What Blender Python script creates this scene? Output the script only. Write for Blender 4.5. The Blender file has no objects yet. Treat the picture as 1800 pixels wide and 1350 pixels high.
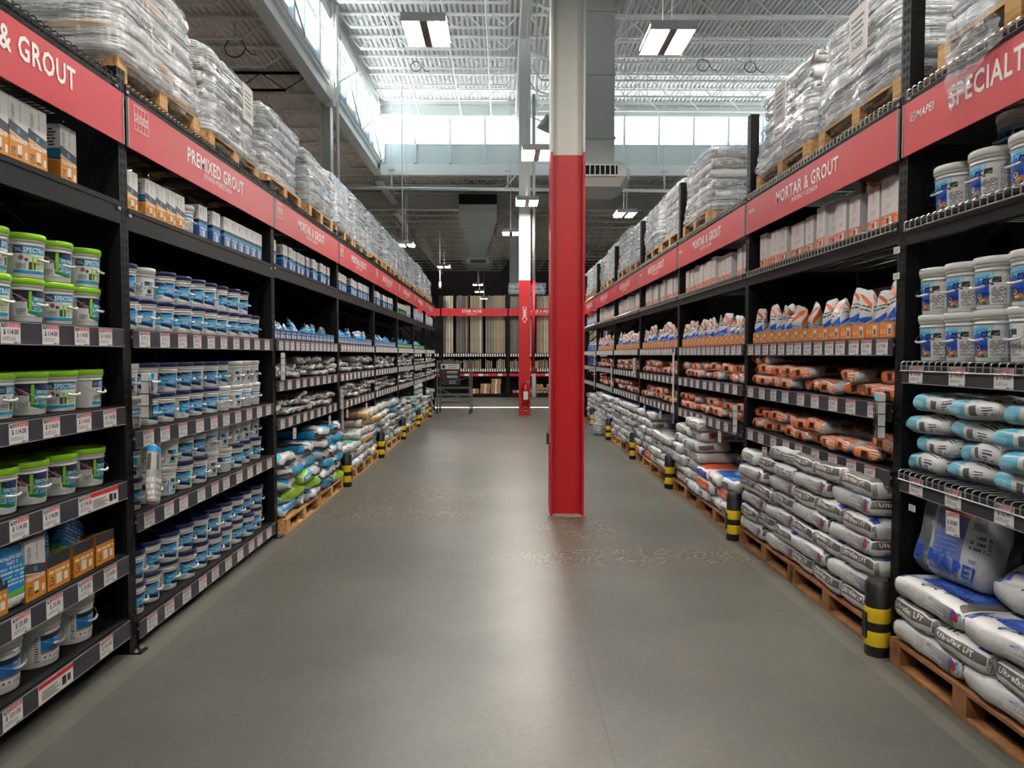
import bpy, math, random
from math import sin, cos, pi, radians
from mathutils import Vector, Matrix, noise

# ------------------------------------------------------------------ camera
scene = bpy.context.scene
COL = scene.collection
EYE = 1.65
FPX = 1250.0
AL, AR = 2.06, 2.15            # distance from the eye to the left / right rack faces
cam_d = bpy.data.cameras.new('camera')
cam = bpy.data.objects.new('camera', cam_d)
COL.objects.link(cam)
cam_d.sensor_width = 36.0
cam_d.lens = 36.0 * FPX / 1800.0
cam_d.clip_start = 0.05
cam_d.clip_end = 300
cam.location = (0, 0, EYE)
cam.rotation_euler = (radians(90 - 2.34), 0, radians(-0.69))
scene.camera = cam

# ------------------------------------------------------------------ world, sun, exposure
scene.view_settings.view_transform = 'Standard'
scene.view_settings.look = 'None'
scene.view_settings.gamma = 1.0
scene.view_settings.use_curve_mapping = False
scene.view_settings.exposure = 1.32
SKY = 1.5
LAMP = 78.0
world = bpy.data.worlds.new('sky')
scene.world = world
world.use_nodes = True
wn = world.node_tree
bg = wn.nodes['Background']
bg.inputs['Color'].default_value = (0.66, 0.88, 1.0, 1)
bg.inputs['Strength'].default_value = SKY
sun_d = bpy.data.lights.new('sun', 'SUN')
sun_d.energy = 160.0
sun_d.angle = radians(0.5)
sun = bpy.data.objects.new('sun', sun_d)
COL.objects.link(sun)
SUN_T = 2.1
sun.rotation_euler = (math.atan2(1.0, SUN_T) * 1.0, 0, 0)   # shines down and towards the viewer
sun.rotation_euler = Vector((0, 1, SUN_T)).to_track_quat('Z', 'Y').to_euler()
cy = scene.cycles
cy.use_denoising = True
cy.max_bounces = 6
cy.diffuse_bounces = 4
cy.glossy_bounces = 3
cy.transmission_bounces = 4
cy.transparent_max_bounces = 8
cy.sample_clamp_indirect = 4.0
cy.caustics_reflective = False
cy.caustics_refractive = False
cy.use_adaptive_sampling = True
cy.adaptive_threshold = 0.02

R = random.Random(7)


def lin(c):
    return tuple(((x / 255.0) / 12.92) if x <= 10 else (((x / 255.0) + 0.055) / 1.055) ** 2.4 for x in c)


# ------------------------------------------------------------------ materials
class NT:
    """small helper around one material's node tree"""
    def __init__(s, name):
        s.m = bpy.data.materials.new(name)
        s.m.use_nodes = True
        s.t = s.m.node_tree
        s.b = s.t.nodes['Principled BSDF']
        s.out = s.t.nodes['Material Output']

    def n(s, kind, **kw):
        x = s.t.nodes.new(kind)
        for k, v in kw.items():
            setattr(x, k, v)
        return x

    def l(s, a, b):
        s.t.links.new(a, b)

    def math(s, op, a, b=None, c=None):
        x = s.n('ShaderNodeMath', operation=op)
        for i, v in enumerate((a, b, c)):
            if v is None:
                continue
            if isinstance(v, (int, float)):
                x.inputs[i].default_value = v
            else:
                s.l(v, x.inputs[i])
        return x.outputs[0]

    def mix(s, fac, a, b):
        x = s.n('ShaderNodeMix', data_type='RGBA')
        if isinstance(fac, (int, float)):
            x.inputs[0].default_value = fac
        else:
            s.l(fac, x.inputs[0])
        for i, v in ((6, a), (7, b)):
            if isinstance(v, tuple):
                x.inputs[i].default_value = (*v, 1) if len(v) == 3 else v
            else:
                s.l(v, x.inputs[i])
        return x.outputs[2]

    def noise(s, scale, detail=3, coord='Object', rough=0.5, stretch=None):
        tc = s.n('ShaderNodeTexCoord')
        src = tc.outputs[coord]
        if stretch:
            mp = s.n('ShaderNodeMapping')
            mp.inputs['Scale'].default_value = stretch
            s.l(src, mp.inputs[0])
            src = mp.outputs[0]
        x = s.n('ShaderNodeTexNoise')
        x.inputs['Scale'].default_value = scale
        x.inputs['Detail'].default_value = detail
        x.inputs['Roughness'].default_value = rough
        s.l(src, x.inputs['Vector'])
        return x.outputs['Fac']

    def ramp(s, fac, stops):
        x = s.n('ShaderNodeValToRGB')
        e = x.color_ramp.elements
        while len(e) < len(stops):
            e.new(0.5)
        for q, (p, c) in zip(e, stops):
            q.position = p
            q.color = (*c, 1) if len(c) == 3 else c
        s.l(fac, x.inputs[0])
        return x.outputs[0]

    def bump(s, h, strength=0.3, dist=0.01):
        x = s.n('ShaderNodeBump')
        x.inputs['Strength'].default_value = strength
        x.inputs['Distance'].default_value = dist
        s.l(h, x.inputs['Height'])
        s.l(x.outputs[0], s.b.inputs['Normal'])
        return x


def mat(name, rgb, rough=0.5, metal=0.0, var=0.0, vscale=8, bump=0.0, bscale=30, spec=None, coat=0.0, emit=None, estr=0):
    k = NT(name)
    c = lin(rgb)
    k.b.inputs['Base Color'].default_value = (*c, 1)
    k.b.inputs['Roughness'].default_value = rough
    k.b.inputs['Metallic'].default_value = metal
    if spec is not None:
        k.b.inputs['Specular IOR Level'].default_value = spec
    if coat:
        k.b.inputs['Coat Weight'].default_value = coat
    if var:
        f = k.noise(vscale, 4)
        lo = tuple(x * (1 - var) for x in c)
        hi = tuple(min(1, x * (1 + var)) for x in c)
        k.l(k.ramp(f, [(0.3, lo), (0.7, hi)]), k.b.inputs['Base Color'])
    if bump:
        k.bump(k.noise(bscale, 3), bump, 0.01)
    if emit:
        k.b.inputs['Emission Color'].default_value = (*lin(emit), 1)
        k.b.inputs['Emission Strength'].default_value = estr
    return k.m


def label_mat(name, base, items, rough=0.45, bump=0.0, bscale=25, coat=0.0, var=0.0):
    """printed packaging: rectangles and lines of fine print laid out in UV.
    items: ('r',u0,v0,u1,v1,rgb)  ('p',u0,v0,u1,v1,rgb,lines)  ('s',u0,v0,u1,v1,rgb,slope)  ('c',u,v,r,rgb,aspect)"""
    k = NT(name)
    uv = k.n('ShaderNodeUVMap', uv_map='UVMap')
    sp = k.n('ShaderNodeSeparateXYZ')
    k.l(uv.outputs[0], sp.inputs[0])
    U, V = sp.outputs[0], sp.outputs[1]
    col = lin(base)
    if var:
        f = k.noise(6, 3)
        col = k.ramp(f, [(0.35, tuple(x * (1 - var) for x in col)), (0.65, tuple(min(1, x * (1 + var)) for x in col))])
    for it in items:
        if it[0] == 'c':
            _, cu, cv, r, rgb, asp = it
            du = k.math('MULTIPLY', k.math('SUBTRACT', U, cu), asp)
            dv = k.math('SUBTRACT', V, cv)
            d = k.math('ADD', k.math('MULTIPLY', du, du), k.math('MULTIPLY', dv, dv))
            m = k.math('LESS_THAN', d, r * r)
            col = k.mix(m, col, lin(rgb))
            continue
        kind, u0, v0, u1, v1, rgb = it[:6]
        VV = V
        if kind == 's':                                    # slanted lower/upper edge
            VV = k.math('ADD', V, k.math('MULTIPLY', k.math('SUBTRACT', U, (u0 + u1) / 2), it[6]))
        mu = k.math('COMPARE', U, (u0 + u1) / 2, abs(u1 - u0) / 2)
        mv = k.math('COMPARE', VV, (v0 + v1) / 2, abs(v1 - v0) / 2)
        m = k.math('MULTIPLY', mu, mv)
        if kind == 'p':
            n = it[6]
            row = k.math('MULTIPLY', k.math('SUBTRACT', V, v0), n / (v1 - v0))
            fr = k.math('FRACT', row)
            on = k.math('LESS_THAN', fr, 0.55)
            cx = k.n('ShaderNodeCombineXYZ')
            k.l(k.math('MULTIPLY', U, 2.2 * n / (v1 - v0) * 0.5), cx.inputs[0])
            k.l(k.math('MULTIPLY', k.math('FLOOR', row), 7.31), cx.inputs[1])
            nz = k.n('ShaderNodeTexNoise')
            nz.inputs['Scale'].default_value = 1.0
            nz.inputs['Detail'].default_value = 1
            k.l(cx.outputs[0], nz.inputs['Vector'])
            m = k.math('MULTIPLY', m, k.math('MULTIPLY', on, k.math('GREATER_THAN', nz.outputs['Fac'], 0.44)))
        if kind == 'g':                                    # a print that fades across in u
            g = k.math('DIVIDE', k.math('SUBTRACT', U, u0), (u1 - u0))
            m = k.math('MULTIPLY', m, k.math('MINIMUM', k.math('MAXIMUM', g, 0.0), 1.0))
        col = k.mix(m, col, lin(rgb))
    if isinstance(col, tuple):
        k.b.inputs['Base Color'].default_value = (*col, 1)
    else:
        k.l(col, k.b.inputs['Base Color'])
    k.b.inputs['Roughness'].default_value = rough
    if coat:
        k.b.inputs['Coat Weight'].default_value = coat
    if bump:
        k.bump(k.noise(bscale, 4), bump, 0.012)
    return k.m


M = {}
M['black'] = mat('rack_black_steel', (9, 10, 12), 0.5, var=0.25, vscale=5, spec=.22)
M['deckblack'] = mat('shelf_black_board', (14, 14, 15), 0.6, spec=.3)
M['dark'] = mat('slot_and_shade_dark', (6, 6, 6), 0.9)
M['wireblack'] = mat('black_wire', (38, 38, 40), 0.35)
M['wirewhite'] = mat('zinc_wire', (185, 185, 180), 0.3, 0.6)
M['chrome'] = mat('bolt_zinc', (215, 215, 215), 0.25, 0.7)
M['signred'] = mat('sign_red', (190, 35, 50), 0.42)
M['white'] = mat('white_print', (240, 236, 232), 0.5)
M['strip'] = mat('strip_grey', (54, 52, 62), 0.45)
M['stripdark'] = mat('strip_dark', (48, 49, 54), 0.45)
M['lip'] = mat('strip_clear_lip', (150, 148, 150), 0.25)
M['tagblack'] = mat('tag_ink', (35, 33, 35), 0.6)
M['tag'] = label_mat('price_card', (222, 220, 220), [
    ('r', 0.42, 0.80, 0.97, 0.98, (190, 50, 70)), ('p', 0.46, 0.83, 0.93, 0.96, (235, 190, 195), 2),
    ('r', 0.30, 0.80, 0.40, 0.98, (205, 90, 100)), ('p', 0.03, 0.78, 0.29, 0.98, (40, 38, 40), 2),
    ('p', 0.05, 0.16, 0.75, 0.36, (120, 118, 120), 3), ('p', 0.62, 0.03, 0.95, 0.12, (40, 38, 40), 1)])
M['tagbar'] = label_mat('barcode_card', (225, 225, 222), [('p', 0.15, 0.1, 0.85, 0.9, (40, 40, 40), 14)])
M['striptags'] = label_mat('strip_with_cards', (86, 84, 95), [])
M['red'] = mat('column_red', (182, 22, 32), 0.36, var=0.05, vscale=3)
M['colwhite'] = mat('column_white', (214, 213, 206), 0.4)
M['steelwhite'] = mat('steel_white', (224, 226, 225), 0.5)
M['deckwhite'] = mat('roof_deck_white', (188, 191, 189), 0.6)
M['deckshadetint'] = mat('roof_deck_shade_tint', (230, 219, 211), 0.6)  # white paint like the monitor deck, its shade tint put into the colour
M['duct'] = mat('duct_white', (196, 194, 188), 0.45)
M['farwall'] = mat('far_wall_paint', (104, 100, 101), 0.8)
M['wallpaint'] = mat('wall_paint', (170, 168, 162), 0.8)
M['panel'] = mat('clerestory_panel', (205, 214, 214), 0.6)
M['mullion'] = mat('mullion_white', (206, 216, 222), 0.4)
M['mullionblue'] = mat('mullion_blue', (92, 130, 168), 0.4)
M['wood'] = None
k = NT('pallet_wood')
f = k.noise(3.0, 5, stretch=(1, 14, 14))
k.l(k.ramp(f, [(0.3, lin((150, 104, 58))), (0.5, lin((196, 152, 96))), (0.75, lin((214, 178, 124)))]), k.b.inputs['Base Color'])
k.b.inputs['Roughness'].default_value = 0.75
M['wood'] = k.m
M['woodold'] = mat('pallet_wood_worn', (146, 100, 62), 0.8, var=0.35, vscale=9)
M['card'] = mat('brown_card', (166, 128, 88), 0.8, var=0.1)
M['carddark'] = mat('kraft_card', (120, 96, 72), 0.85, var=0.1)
M['plastwhite'] = mat('bucket_white_plastic', (226, 226, 222), 0.35, spec=0.5)
M['lidgreen'] = mat('lid_lime', (140, 200, 26), 0.35)
M['lidnavy'] = mat('lid_navy', (28, 32, 84), 0.3)
M['lidwhite'] = mat('lid_white', (228, 228, 224), 0.35)
M['navyink'] = mat('navy_ink', (20, 24, 48), 0.5)
M['blueink'] = mat('blue_ink', (24, 70, 170), 0.45)
M['cyanink'] = mat('cyan_ink', (120, 215, 240), 0.45)
M['blackink'] = mat('black_ink', (22, 22, 24), 0.5)
M['yellow'] = mat('safety_yellow', (216, 184, 30), 0.45, var=0.1)
M['rubber'] = mat('guard_black', (28, 27, 27), 0.45, bump=0.3)
M['lamphouse'] = mat('lamp_housing', (208, 204, 200), 0.4)
M['lampgrey'] = mat('lamp_spine', (120, 110, 104), 0.5)
M['tube'] = mat('lamp_tube', (255, 250, 244), 0.5, emit=(255, 247, 236), estr=LAMP)
M['addedglow'] = mat('added_ceiling_glow', (255, 250, 244), 0.5, emit=(255, 247, 236), estr=16)  # glow added on top of the housings to brighten the ceiling
M['paper'] = mat('paper_sheet', (222, 220, 214), 0.7)
M['cable'] = mat('cable_black', (20, 20, 20), 0.5)
M['speaker'] = mat('speaker_grey', (150, 146, 142), 0.6)
M['chromecart'] = mat('cart_steel', (120, 122, 124), 0.35, 0.7)
M['extred'] = mat('extinguisher_red', (170, 16, 24), 0.25)
M['rollends'] = mat('roll_kraft', (178, 140, 100), 0.8, var=0.15)

# floor: sealed concrete, worn aggregate patches, saw-cut joints
k = NT('sealed_concrete')
tc = k.n('ShaderNodeTexCoord')
n1 = k.noise(0.55, 6, rough=0.6)
n2 = k.noise(30, 4)
nm = k.math('MINIMUM', k.math('MAXIMUM', k.math('MULTIPLY', k.math('SUBTRACT', n1, 0.25), 2.0), 0.0), 1.0)
base = k.mix(nm, lin((64, 65, 60)), lin((106, 106, 99)))
spk = k.mix(n2, (0.70, 0.70, 0.70), (1.25, 1.25, 1.25))
mm = k.n('ShaderNodeMix', data_type='RGBA', blend_type='MULTIPLY')
mm.inputs[0].default_value = 0.8
k.l(base, mm.inputs[6]); k.l(spk, mm.inputs[7])
col = mm.outputs[2]
sp = k.n('ShaderNodeSeparateXYZ')
k.l(tc.outputs['Object'], sp.inputs[0])
X, Y = sp.outputs[0], sp.outputs[1]


def blob(cx, cyy, rx, ry):
    a = k.math('MULTIPLY', k.math('SUBTRACT', X, cx), 1 / rx)
    b = k.math('MULTIPLY', k.math('SUBTRACT', Y, cyy), 1 / ry)
    d = k.math('ADD', k.math('MULTIPLY', a, a), k.math('MULTIPLY', b, b))
    e = k.math('ADD', d, k.math('MULTIPLY', k.math('SUBTRACT', k.noise(1.6, 4), 0.5), 1.8))
    return k.math('SMOOTH_MIN', 1.0, k.math('MAXIMUM', k.math('SUBTRACT', 1.35, e), 0.0), 0.2)


peb = None
for a in ((-1.2, 7.35, 0.95, 0.45), (0.72, 6.75, 0.42, 0.5), (1.2, 5.75, 1.3, 0.28), (-0.9, 8.3, 0.8, 0.5)):
    b = blob(*a)
    peb = b if peb is None else k.math('MAXIMUM', peb, b)
vor = k.n('ShaderNodeTexVoronoi')
vor.inputs['Scale'].default_value = 34
k.l(tc.outputs['Object'], vor.inputs['Vector'])
pc = k.ramp(vor.outputs['Distance'], [(0.1, lin((214, 200, 178))), (0.32, lin((130, 116, 98))), (0.6, lin((66, 60, 52)))])
vm = k.math('GREATER_THAN', k.noise(7, 3), 0.47)
col = k.mix(k.math('MULTIPLY', k.math('MULTIPLY', peb, vm), 0.72), col, pc)
# joints
for v, c, w in ((Y, 5.55, 0.004), (Y, 13.6, 0.005), (Y, 20.6, 0.005), (X, 0.45, 0.003)):
    col = k.mix(k.math('MULTIPLY', k.math('COMPARE', v, c, w), 0.6), col, lin((60, 56, 50)))
# scuffed pale edge along the racks
for c, w in ((-1.97, 0.05), (1.98, 0.04)):
    col = k.mix(k.math('MULTIPLY', k.math('COMPARE', X, c, w), k.math('MULTIPLY', k.noise(5, 4), 0.26)), col, lin((170, 166, 156)))
k.l(col, k.b.inputs['Base Color'])
k.b.inputs['Roughness'].default_value = 0.35
k.b.inputs['Specular IOR Level'].default_value = 0.5
k.bump(n2, 0.04, 0.004)
M['floor'] = k.m

# shrink wrap: thin stretched film, part clear; glossy white streaks painted in for its highlights
k = NT('shrink_wrap')
tr = k.n('ShaderNodeBsdfTransparent')
tr.inputs[0].default_value = (0.93, 0.95, 0.97, 1)
k.b.inputs['Base Color'].default_value = (*lin((236, 240, 243)), 1)
k.b.inputs['Roughness'].default_value = 0.13
k.b.inputs['Specular IOR Level'].default_value = 0.9
w1 = k.noise(3.0, 5, stretch=(1.2, 1.2, 9), rough=0.65)
w2 = k.noise(9.0, 4, rough=0.6)
h = k.math('ADD', w1, k.math('MULTIPLY', w2, 0.4))
k.bump(h, 1.0, 0.05)
fac = k.math('MULTIPLY', k.math('SUBTRACT', w1, 0.30), 1.2)
w3 = k.noise(2.2, 4, stretch=(9, 9, .7), rough=0.6)
fac = k.math('ADD', fac, k.math('MULTIPLY', k.math('MAXIMUM', k.math('SUBTRACT', w3, 0.5), 0.0), 2.2))
tcw = k.n('ShaderNodeTexCoord')
mpw = k.n('ShaderNodeMapping')
mpw.inputs['Rotation'].default_value = (0.3, 0.32, 0)
mpw.inputs['Scale'].default_value = (0.8, 0.8, 34)
k.l(tcw.outputs['Object'], mpw.inputs[0])
nw = k.n('ShaderNodeTexNoise')
nw.inputs['Scale'].default_value = 1.6
nw.inputs['Detail'].default_value = 3
k.l(mpw.outputs[0], nw.inputs['Vector'])
fac = k.math('ADD', fac, k.math('MULTIPLY', k.math('SUBTRACT', nw.outputs['Fac'], 0.45), 2.2))
fac = k.math('MINIMUM', k.math('MAXIMUM', fac, 0.26), 0.82)
ms = k.n('ShaderNodeMixShader')
k.l(fac, ms.inputs[0]); k.l(tr.outputs[0], ms.inputs[1]); k.l(k.b.outputs[0], ms.inputs[2])
k.l(ms.outputs[0], k.out.inputs['Surface'])
M['wrap'] = k.m
k = NT('clear_bag')
tr = k.n('ShaderNodeBsdfTransparent')
tr.inputs[0].default_value = (0.95, 0.96, 0.97, 1)
k.b.inputs['Base Color'].default_value = (*lin((215, 218, 222)), 1)
k.b.inputs['Roughness'].default_value = 0.14
k.b.inputs['Specular IOR Level'].default_value = 0.9
w1 = k.noise(7, 5)
k.bump(w1, 0.7, 0.03)
ms = k.n('ShaderNodeMixShader')
k.l(k.math('MINIMUM', k.math('MAXIMUM', k.math('SUBTRACT', w1, 0.25), 0.12), 0.4), ms.inputs[0])
k.l(tr.outputs[0], ms.inputs[1]); k.l(k.b.outputs[0], ms.inputs[2])
k.l(ms.outputs[0], k.out.inputs['Surface'])
M['clearbag'] = k.m
k = NT('window_glass')
tr = k.n('ShaderNodeBsdfTransparent')
tr.inputs[0].default_value = (0.92, 0.97, 0.99, 1)
gl = k.n('ShaderNodeBsdfGlossy')
gl.inputs['Roughness'].default_value = 0.05
ms = k.n('ShaderNodeMixShader')
ms.inputs[0].default_value = 0.06
k.l(tr.outputs[0], ms.inputs[1]); k.l(gl.outputs[0], ms.inputs[2])
k.l(ms.outputs[0], k.out.inputs['Surface'])
M['glass'] = k.m


# ------------------------------------------------------------------ mesh building
class MB:
    def __init__(s):
        s.v, s.f, s.m, s.s, s.uv = [], [], [], [], []
        s.mats = []

    def mi(s, key):
        m = M[key] if isinstance(key, str) else key
        if m not in s.mats:
            s.mats.append(m)
        return s.mats.index(m)

    def add(s, vs, fs, key, smooth=False, uvs=None):
        o = len(s.v)
        s.v.extend([tuple(v) for v in vs])
        i = s.mi(key)
        for j, f in enumerate(fs):
            s.f.append(tuple(o + q for q in f))
            s.m.append(i)
            s.s.append(smooth)
            s.uv.append(uvs[j] if uvs else [(0, 0)] * len(f))

    def box(s, lo, hi, key, faceuv=None, skip=''):
        """lo, hi corners. faceuv maps face id F B L R T D -> (u0,v0,u1,v1)"""
        x0, y0, z0 = lo
        x1, y1, z1 = hi
        V = [(x0, y0, z0), (x1, y0, z0), (x1, y1, z0), (x0, y1, z0), (x0, y0, z1), (x1, y0, z1), (x1, y1, z1), (x0, y1, z1)]
        Fc = {'F': (0, 1, 5, 4), 'R': (1, 2, 6, 5), 'B': (2, 3, 7, 6), 'L': (3, 0, 4, 7), 'T': (4, 5, 6, 7), 'D': (3, 2, 1, 0)}
        fs, uvs = [], []
        for k_, f_ in Fc.items():
            if k_ in skip:
                continue
            u = (faceuv or {}).get(k_, (0, 0, 1, 1) if not faceuv else faceuv.get('*', (5, 5, 5, 5)))
            fs.append(f_)
            uvs.append([(u[0], u[1]), (u[2], u[1]), (u[2], u[3]), (u[0], u[3])])
        s.add(V, fs, key, False, uvs)

    def beam(s, a, b, w, h=None, key='steelwhite', up=Vector((0, 0, 1))):
        """square bar from a to b"""
        a, b = Vector(a), Vector(b)
        h = h or w
        d = (b - a)
        if d.length < 1e-6:
            return
        d.normalize()
        if abs(d.dot(up)) > 0.98:
            up = Vector((0, 1, 0))
        x = d.cross(up).normalized() * (w / 2)
        y = x.cross(d).normalized() * (h / 2)
        V = [a - x - y, a + x - y, a + x + y, a - x + y, b - x - y, b + x - y, b + x + y, b - x + y]
        s.add(V, [(0, 1, 2, 3), (7, 6, 5, 4), (0, 4, 5, 1), (1, 5, 6, 2), (2, 6, 7, 3), (3, 7, 4, 0)], key)

    def tube(s, pts, r, key, n=6, closed=False):
        pts = [Vector(p) for p in pts]
        N = len(pts)
        rings = []
        prev = None
        for i, p in enumerate(pts):
            if closed:
                d = pts[(i + 1) % N] - pts[i - 1]
            else:
                d = pts[min(i + 1, N - 1)] - pts[max(i - 1, 0)]
            d.normalize()
            if prev is None:
                a = Vector((0, 0, 1)) if abs(d.z) < 0.9 else Vector((1, 0, 0))
                x = d.cross(a).normalized()
            else:
                x = (prev - d * prev.dot(d)).normalized()
            prev = x
            y = d.cross(x)
            rings.append([p + (x * cos(2 * pi * j / n) + y * sin(2 * pi * j / n)) * r for j in range(n)])
        V = [v for q in rings for v in q]
        F = []
        for i in range(N if closed else N - 1):
            i2 = (i + 1) % N
            for j in range(n):
                j2 = (j + 1) % n
                F.append((i * n + j, i * n + j2, i2 * n + j2, i2 * n + j))
        if not closed:
            F.append(tuple(range(n - 1, -1, -1)))
            F.append(tuple((N - 1) * n + j for j in range(n)))
        s.add(V, F, key, n > 4)

    def lathe(s, prof, n, key, c=(0, 0), smooth=True, cap=True):
        V, F, UV = [], [], []
        zs = [p[1] for p in prof]
        z0, z1 = min(zs), max(zs)
        for (r, z) in prof:
            for j in range(n):
                a = 2 * pi * j / n
                V.append((c[0] + r * cos(a), c[1] + r * sin(a), z))
        for i in range(len(prof) - 1):
            for j in range(n):
                j2 = (j + 1) % n
                F.append((i * n + j, i * n + j2, (i + 1) * n + j2, (i + 1) * n + j))
                UV.append([(j / n, (prof[i][1] - z0) / (z1 - z0 + 1e-9)), ((j + 1) / n, (prof[i][1] - z0) / (z1 - z0 + 1e-9)),
                           ((j + 1) / n, (prof[i + 1][1] - z0) / (z1 - z0 + 1e-9)), (j / n, (prof[i + 1][1] - z0) / (z1 - z0 + 1e-9))])
        s.add(V, F, key, smooth, UV)
        if cap:
            o = len(V)
            s.add(V[:n], [tuple(range(n - 1, -1, -1))], key)
            s.add(V[-n:], [tuple(range(n))], key)

    def grid(s, nu, nv, fn, key, smooth=True, uvr=(0, 0, 1, 1), flip=False):
        V = [fn(i / nu, j / nv) for j in range(nv + 1) for i in range(nu + 1)]
        F, UV = [], []
        for j in range(nv):
            for i in range(nu):
                a = j * (nu + 1) + i
                q = (a, a + 1, a + nu + 2, a + nu + 1)
                u = [(i / nu, j / nv), ((i + 1) / nu, j / nv), ((i + 1) / nu, (j + 1) / nv), (i / nu, (j + 1) / nv)]
                u = [(uvr[0] + x * (uvr[2] - uvr[0]), uvr[1] + y * (uvr[3] - uvr[1])) for x, y in u]
                if flip:
                    q, u = q[::-1], u[::-1]
                F.append(q)
                UV.append(u)
        s.add(V, F, key, smooth, UV)

    def text(s, string, fn, key, h=0.1, cond=0.85, bold=0.02, align='C', maxw=None):
        """letters of cap height ~h; fn(x, y) -> 3D point"""
        V, F, w = text_geo(string, bold)
        sc = h / 0.7
        sx = sc * cond
        if maxw and w * sx > maxw:
            sx = maxw / w
        ox = {'C': -w / 2, 'L': 0, 'R': -w}[align]
        s.add([fn((x + ox) * sx, y * sc) for x, y in V], F, key)

    def mesh(s, name):
        me = bpy.data.meshes.new(name)
        me.from_pydata(s.v, [], s.f)
        for m in s.mats:
            me.materials.append(m)
        me.polygons.foreach_set('material_index', s.m)
        me.polygons.foreach_set('use_smooth', s.s)
        uvl = me.uv_layers.new(name='UVMap')
        flat = []
        for u in s.uv:
            for a, b in u:
                flat.append(a)
                flat.append(b)
        uvl.data.foreach_set('uv', flat)
        me.update()
        return me


_tc = {}


def text_geo(string, bold):
    key = (string, bold)
    if key in _tc:
        return _tc[key]
    cu = bpy.data.curves.new('lettering', 'FONT')
    cu.body = string
    cu.size = 1.0
    cu.offset = bold * .5
    cu.space_character = 1.0 + bold * 2.2
    cu.resolution_u = 2
    cu.fill_mode = 'FRONT'
    ob = bpy.data.objects.new('lettering', cu)
    COL.objects.link(ob)
    dg = bpy.context.evaluated_depsgraph_get()
    me = bpy.data.meshes.new_from_object(ob.evaluated_get(dg))
    V = [(v.co.x, v.co.y) for v in me.vertices]
    F = []
    for p in me.polygons:
        q = tuple(p.vertices)
        ar = sum(V[q[i]][0] * V[q[(i + 1) % len(q)]][1] - V[q[(i + 1) % len(q)]][0] * V[q[i]][1] for i in range(len(q)))
        F.append(q if ar > 0 else q[::-1])
    x0 = min(v[0] for v in V)
    x1 = max(v[0] for v in V)
    V = [(x - x0, y) for x, y in V]
    bpy.data.meshes.remove(me)
    bpy.data.objects.remove(ob)
    bpy.data.curves.remove(cu)
    _tc[key] = (V, F, x1 - x0)
    return _tc[key]


def soft_box(sx, sy, sz, r, n, key, amp=0.006, freq=9, seed=0, bulge=0.0, shape=None, keys=None, mb=None, lo=0.0):
    """rounded soft box standing on z=0 (centre in x,y); UV atlas: front u0-1, right 1-2, back 2-3, left 3-4 with v0-1; top v1-2, bottom v2-3"""
    mb = mb or MB()
    nx, ny, nz = n
    hx, hy, hz = sx / 2, sy / 2, sz / 2
    ix, iy, iz = hx - r, hy - r, hz - r
    off = Vector((seed * 3.7, seed * 1.3, seed * 5.1))

    def P(a, b, c):
        p = Vector((a * hx, b * hy, c * hz))
        q = Vector((max(-ix, min(ix, p.x)), max(-iy, min(iy, p.y)), max(-iz, min(iz, p.z))))
        d = p - q
        if d.length > 1e-9:
            p = q + d.normalized() * r
        if bulge:
            e = (1 - bulge * abs(a) ** 4) * (1 - bulge * 0.6 * abs(b) ** 4)
            p.z *= e
        if amp:
            nn = noise.noise_vector((p + off) * freq)
            n2 = noise.noise_vector((p + off) * freq * 2.7)
            p = p + (nn + n2 * 0.45) * amp
        p.z += hz
        if shape:
            p = shape(p)
        if p.z < lo:
            p.z = lo
        return p

    def C(t):
        # cluster samples toward the edges so the rounded rim is resolved
        return math.sin((t - 0.5) * pi * 0.92) / math.sin(0.46 * pi)

    kf = keys or {}
    mb.grid(nx, nz, lambda u, v: P(C(u), -1, C(v)), kf.get('F', key), uvr=(0, 0, 1, 1))
    mb.grid(ny, nz, lambda u, v: P(1, C(u), C(v)), kf.get('R', key), uvr=(1, 0, 2, 1))
    mb.grid(nx, nz, lambda u, v: P(-C(u), 1, C(v)), kf.get('B', key), uvr=(2, 0, 3, 1))
    mb.grid(ny, nz, lambda u, v: P(-1, -C(u), C(v)), kf.get('L', key), uvr=(3, 0, 4, 1))
    mb.grid(nx, ny, lambda u, v: P(C(u), C(v), 1), kf.get('T', key), uvr=(0, 1, 1, 2))
    mb.grid(nx, ny, lambda u, v: P(C(u), -C(v), -1), kf.get('D', key), uvr=(0, 2, 1, 3))
    mb.P = P
    return mb


# ------------------------------------------------------------------ objects
def link(name, data, parent=None, loc=None, rz=None, label=None):
    o = bpy.data.objects.new(name, data)
    COL.objects.link(o)
    if parent is not None:
        o.parent = parent
    if loc is not None:
        o.location = loc
    if rz is not None:
        o.rotation_euler = rz if isinstance(rz, tuple) else (0, 0, rz)
    if label:
        o['label'] = label
    return o


LABELS = {}


def tag(o, label, cat, group=None):
    w = label.split()
    if len(w) > 16:
        print('LONG LABEL', len(w), label)
    if label in LABELS:
        LABELS[label] += 1
        if not group:
            print('DUP', label)
    LABELS.setdefault(label, 1)
    o['label'] = label
    o['category'] = cat
    if group:
        o['group'] = group
    return o


def make(name, parts, label, cat, group=None, loc=(0, 0, 0), rot=0, scale=None):
    """parts: a mesh (one-mesh thing) or a list of (part_name, mesh, [sub parts], label)"""
    if isinstance(parts, list):
        root = link(name, None, None, loc, rot)
        root.empty_display_size = 0.05
        for p in parts:
            c = link(p[0], p[1], root, label=p[3] if len(p) > 3 else None)
            for q in (p[2] if len(p) > 2 and p[2] else []):
                link(q[0], q[1], c)
    else:
        root = link(name, parts, None, loc, rot)
    if scale:
        root.scale = scale
    return tag(root, label, cat, group)


def struct(name, mb, parent=None):
    me = mb.mesh(name) if isinstance(mb, MB) else mb
    o = link(name, me, parent)
    if parent is None:
        o['kind'] = 'structure'
    return o


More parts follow.
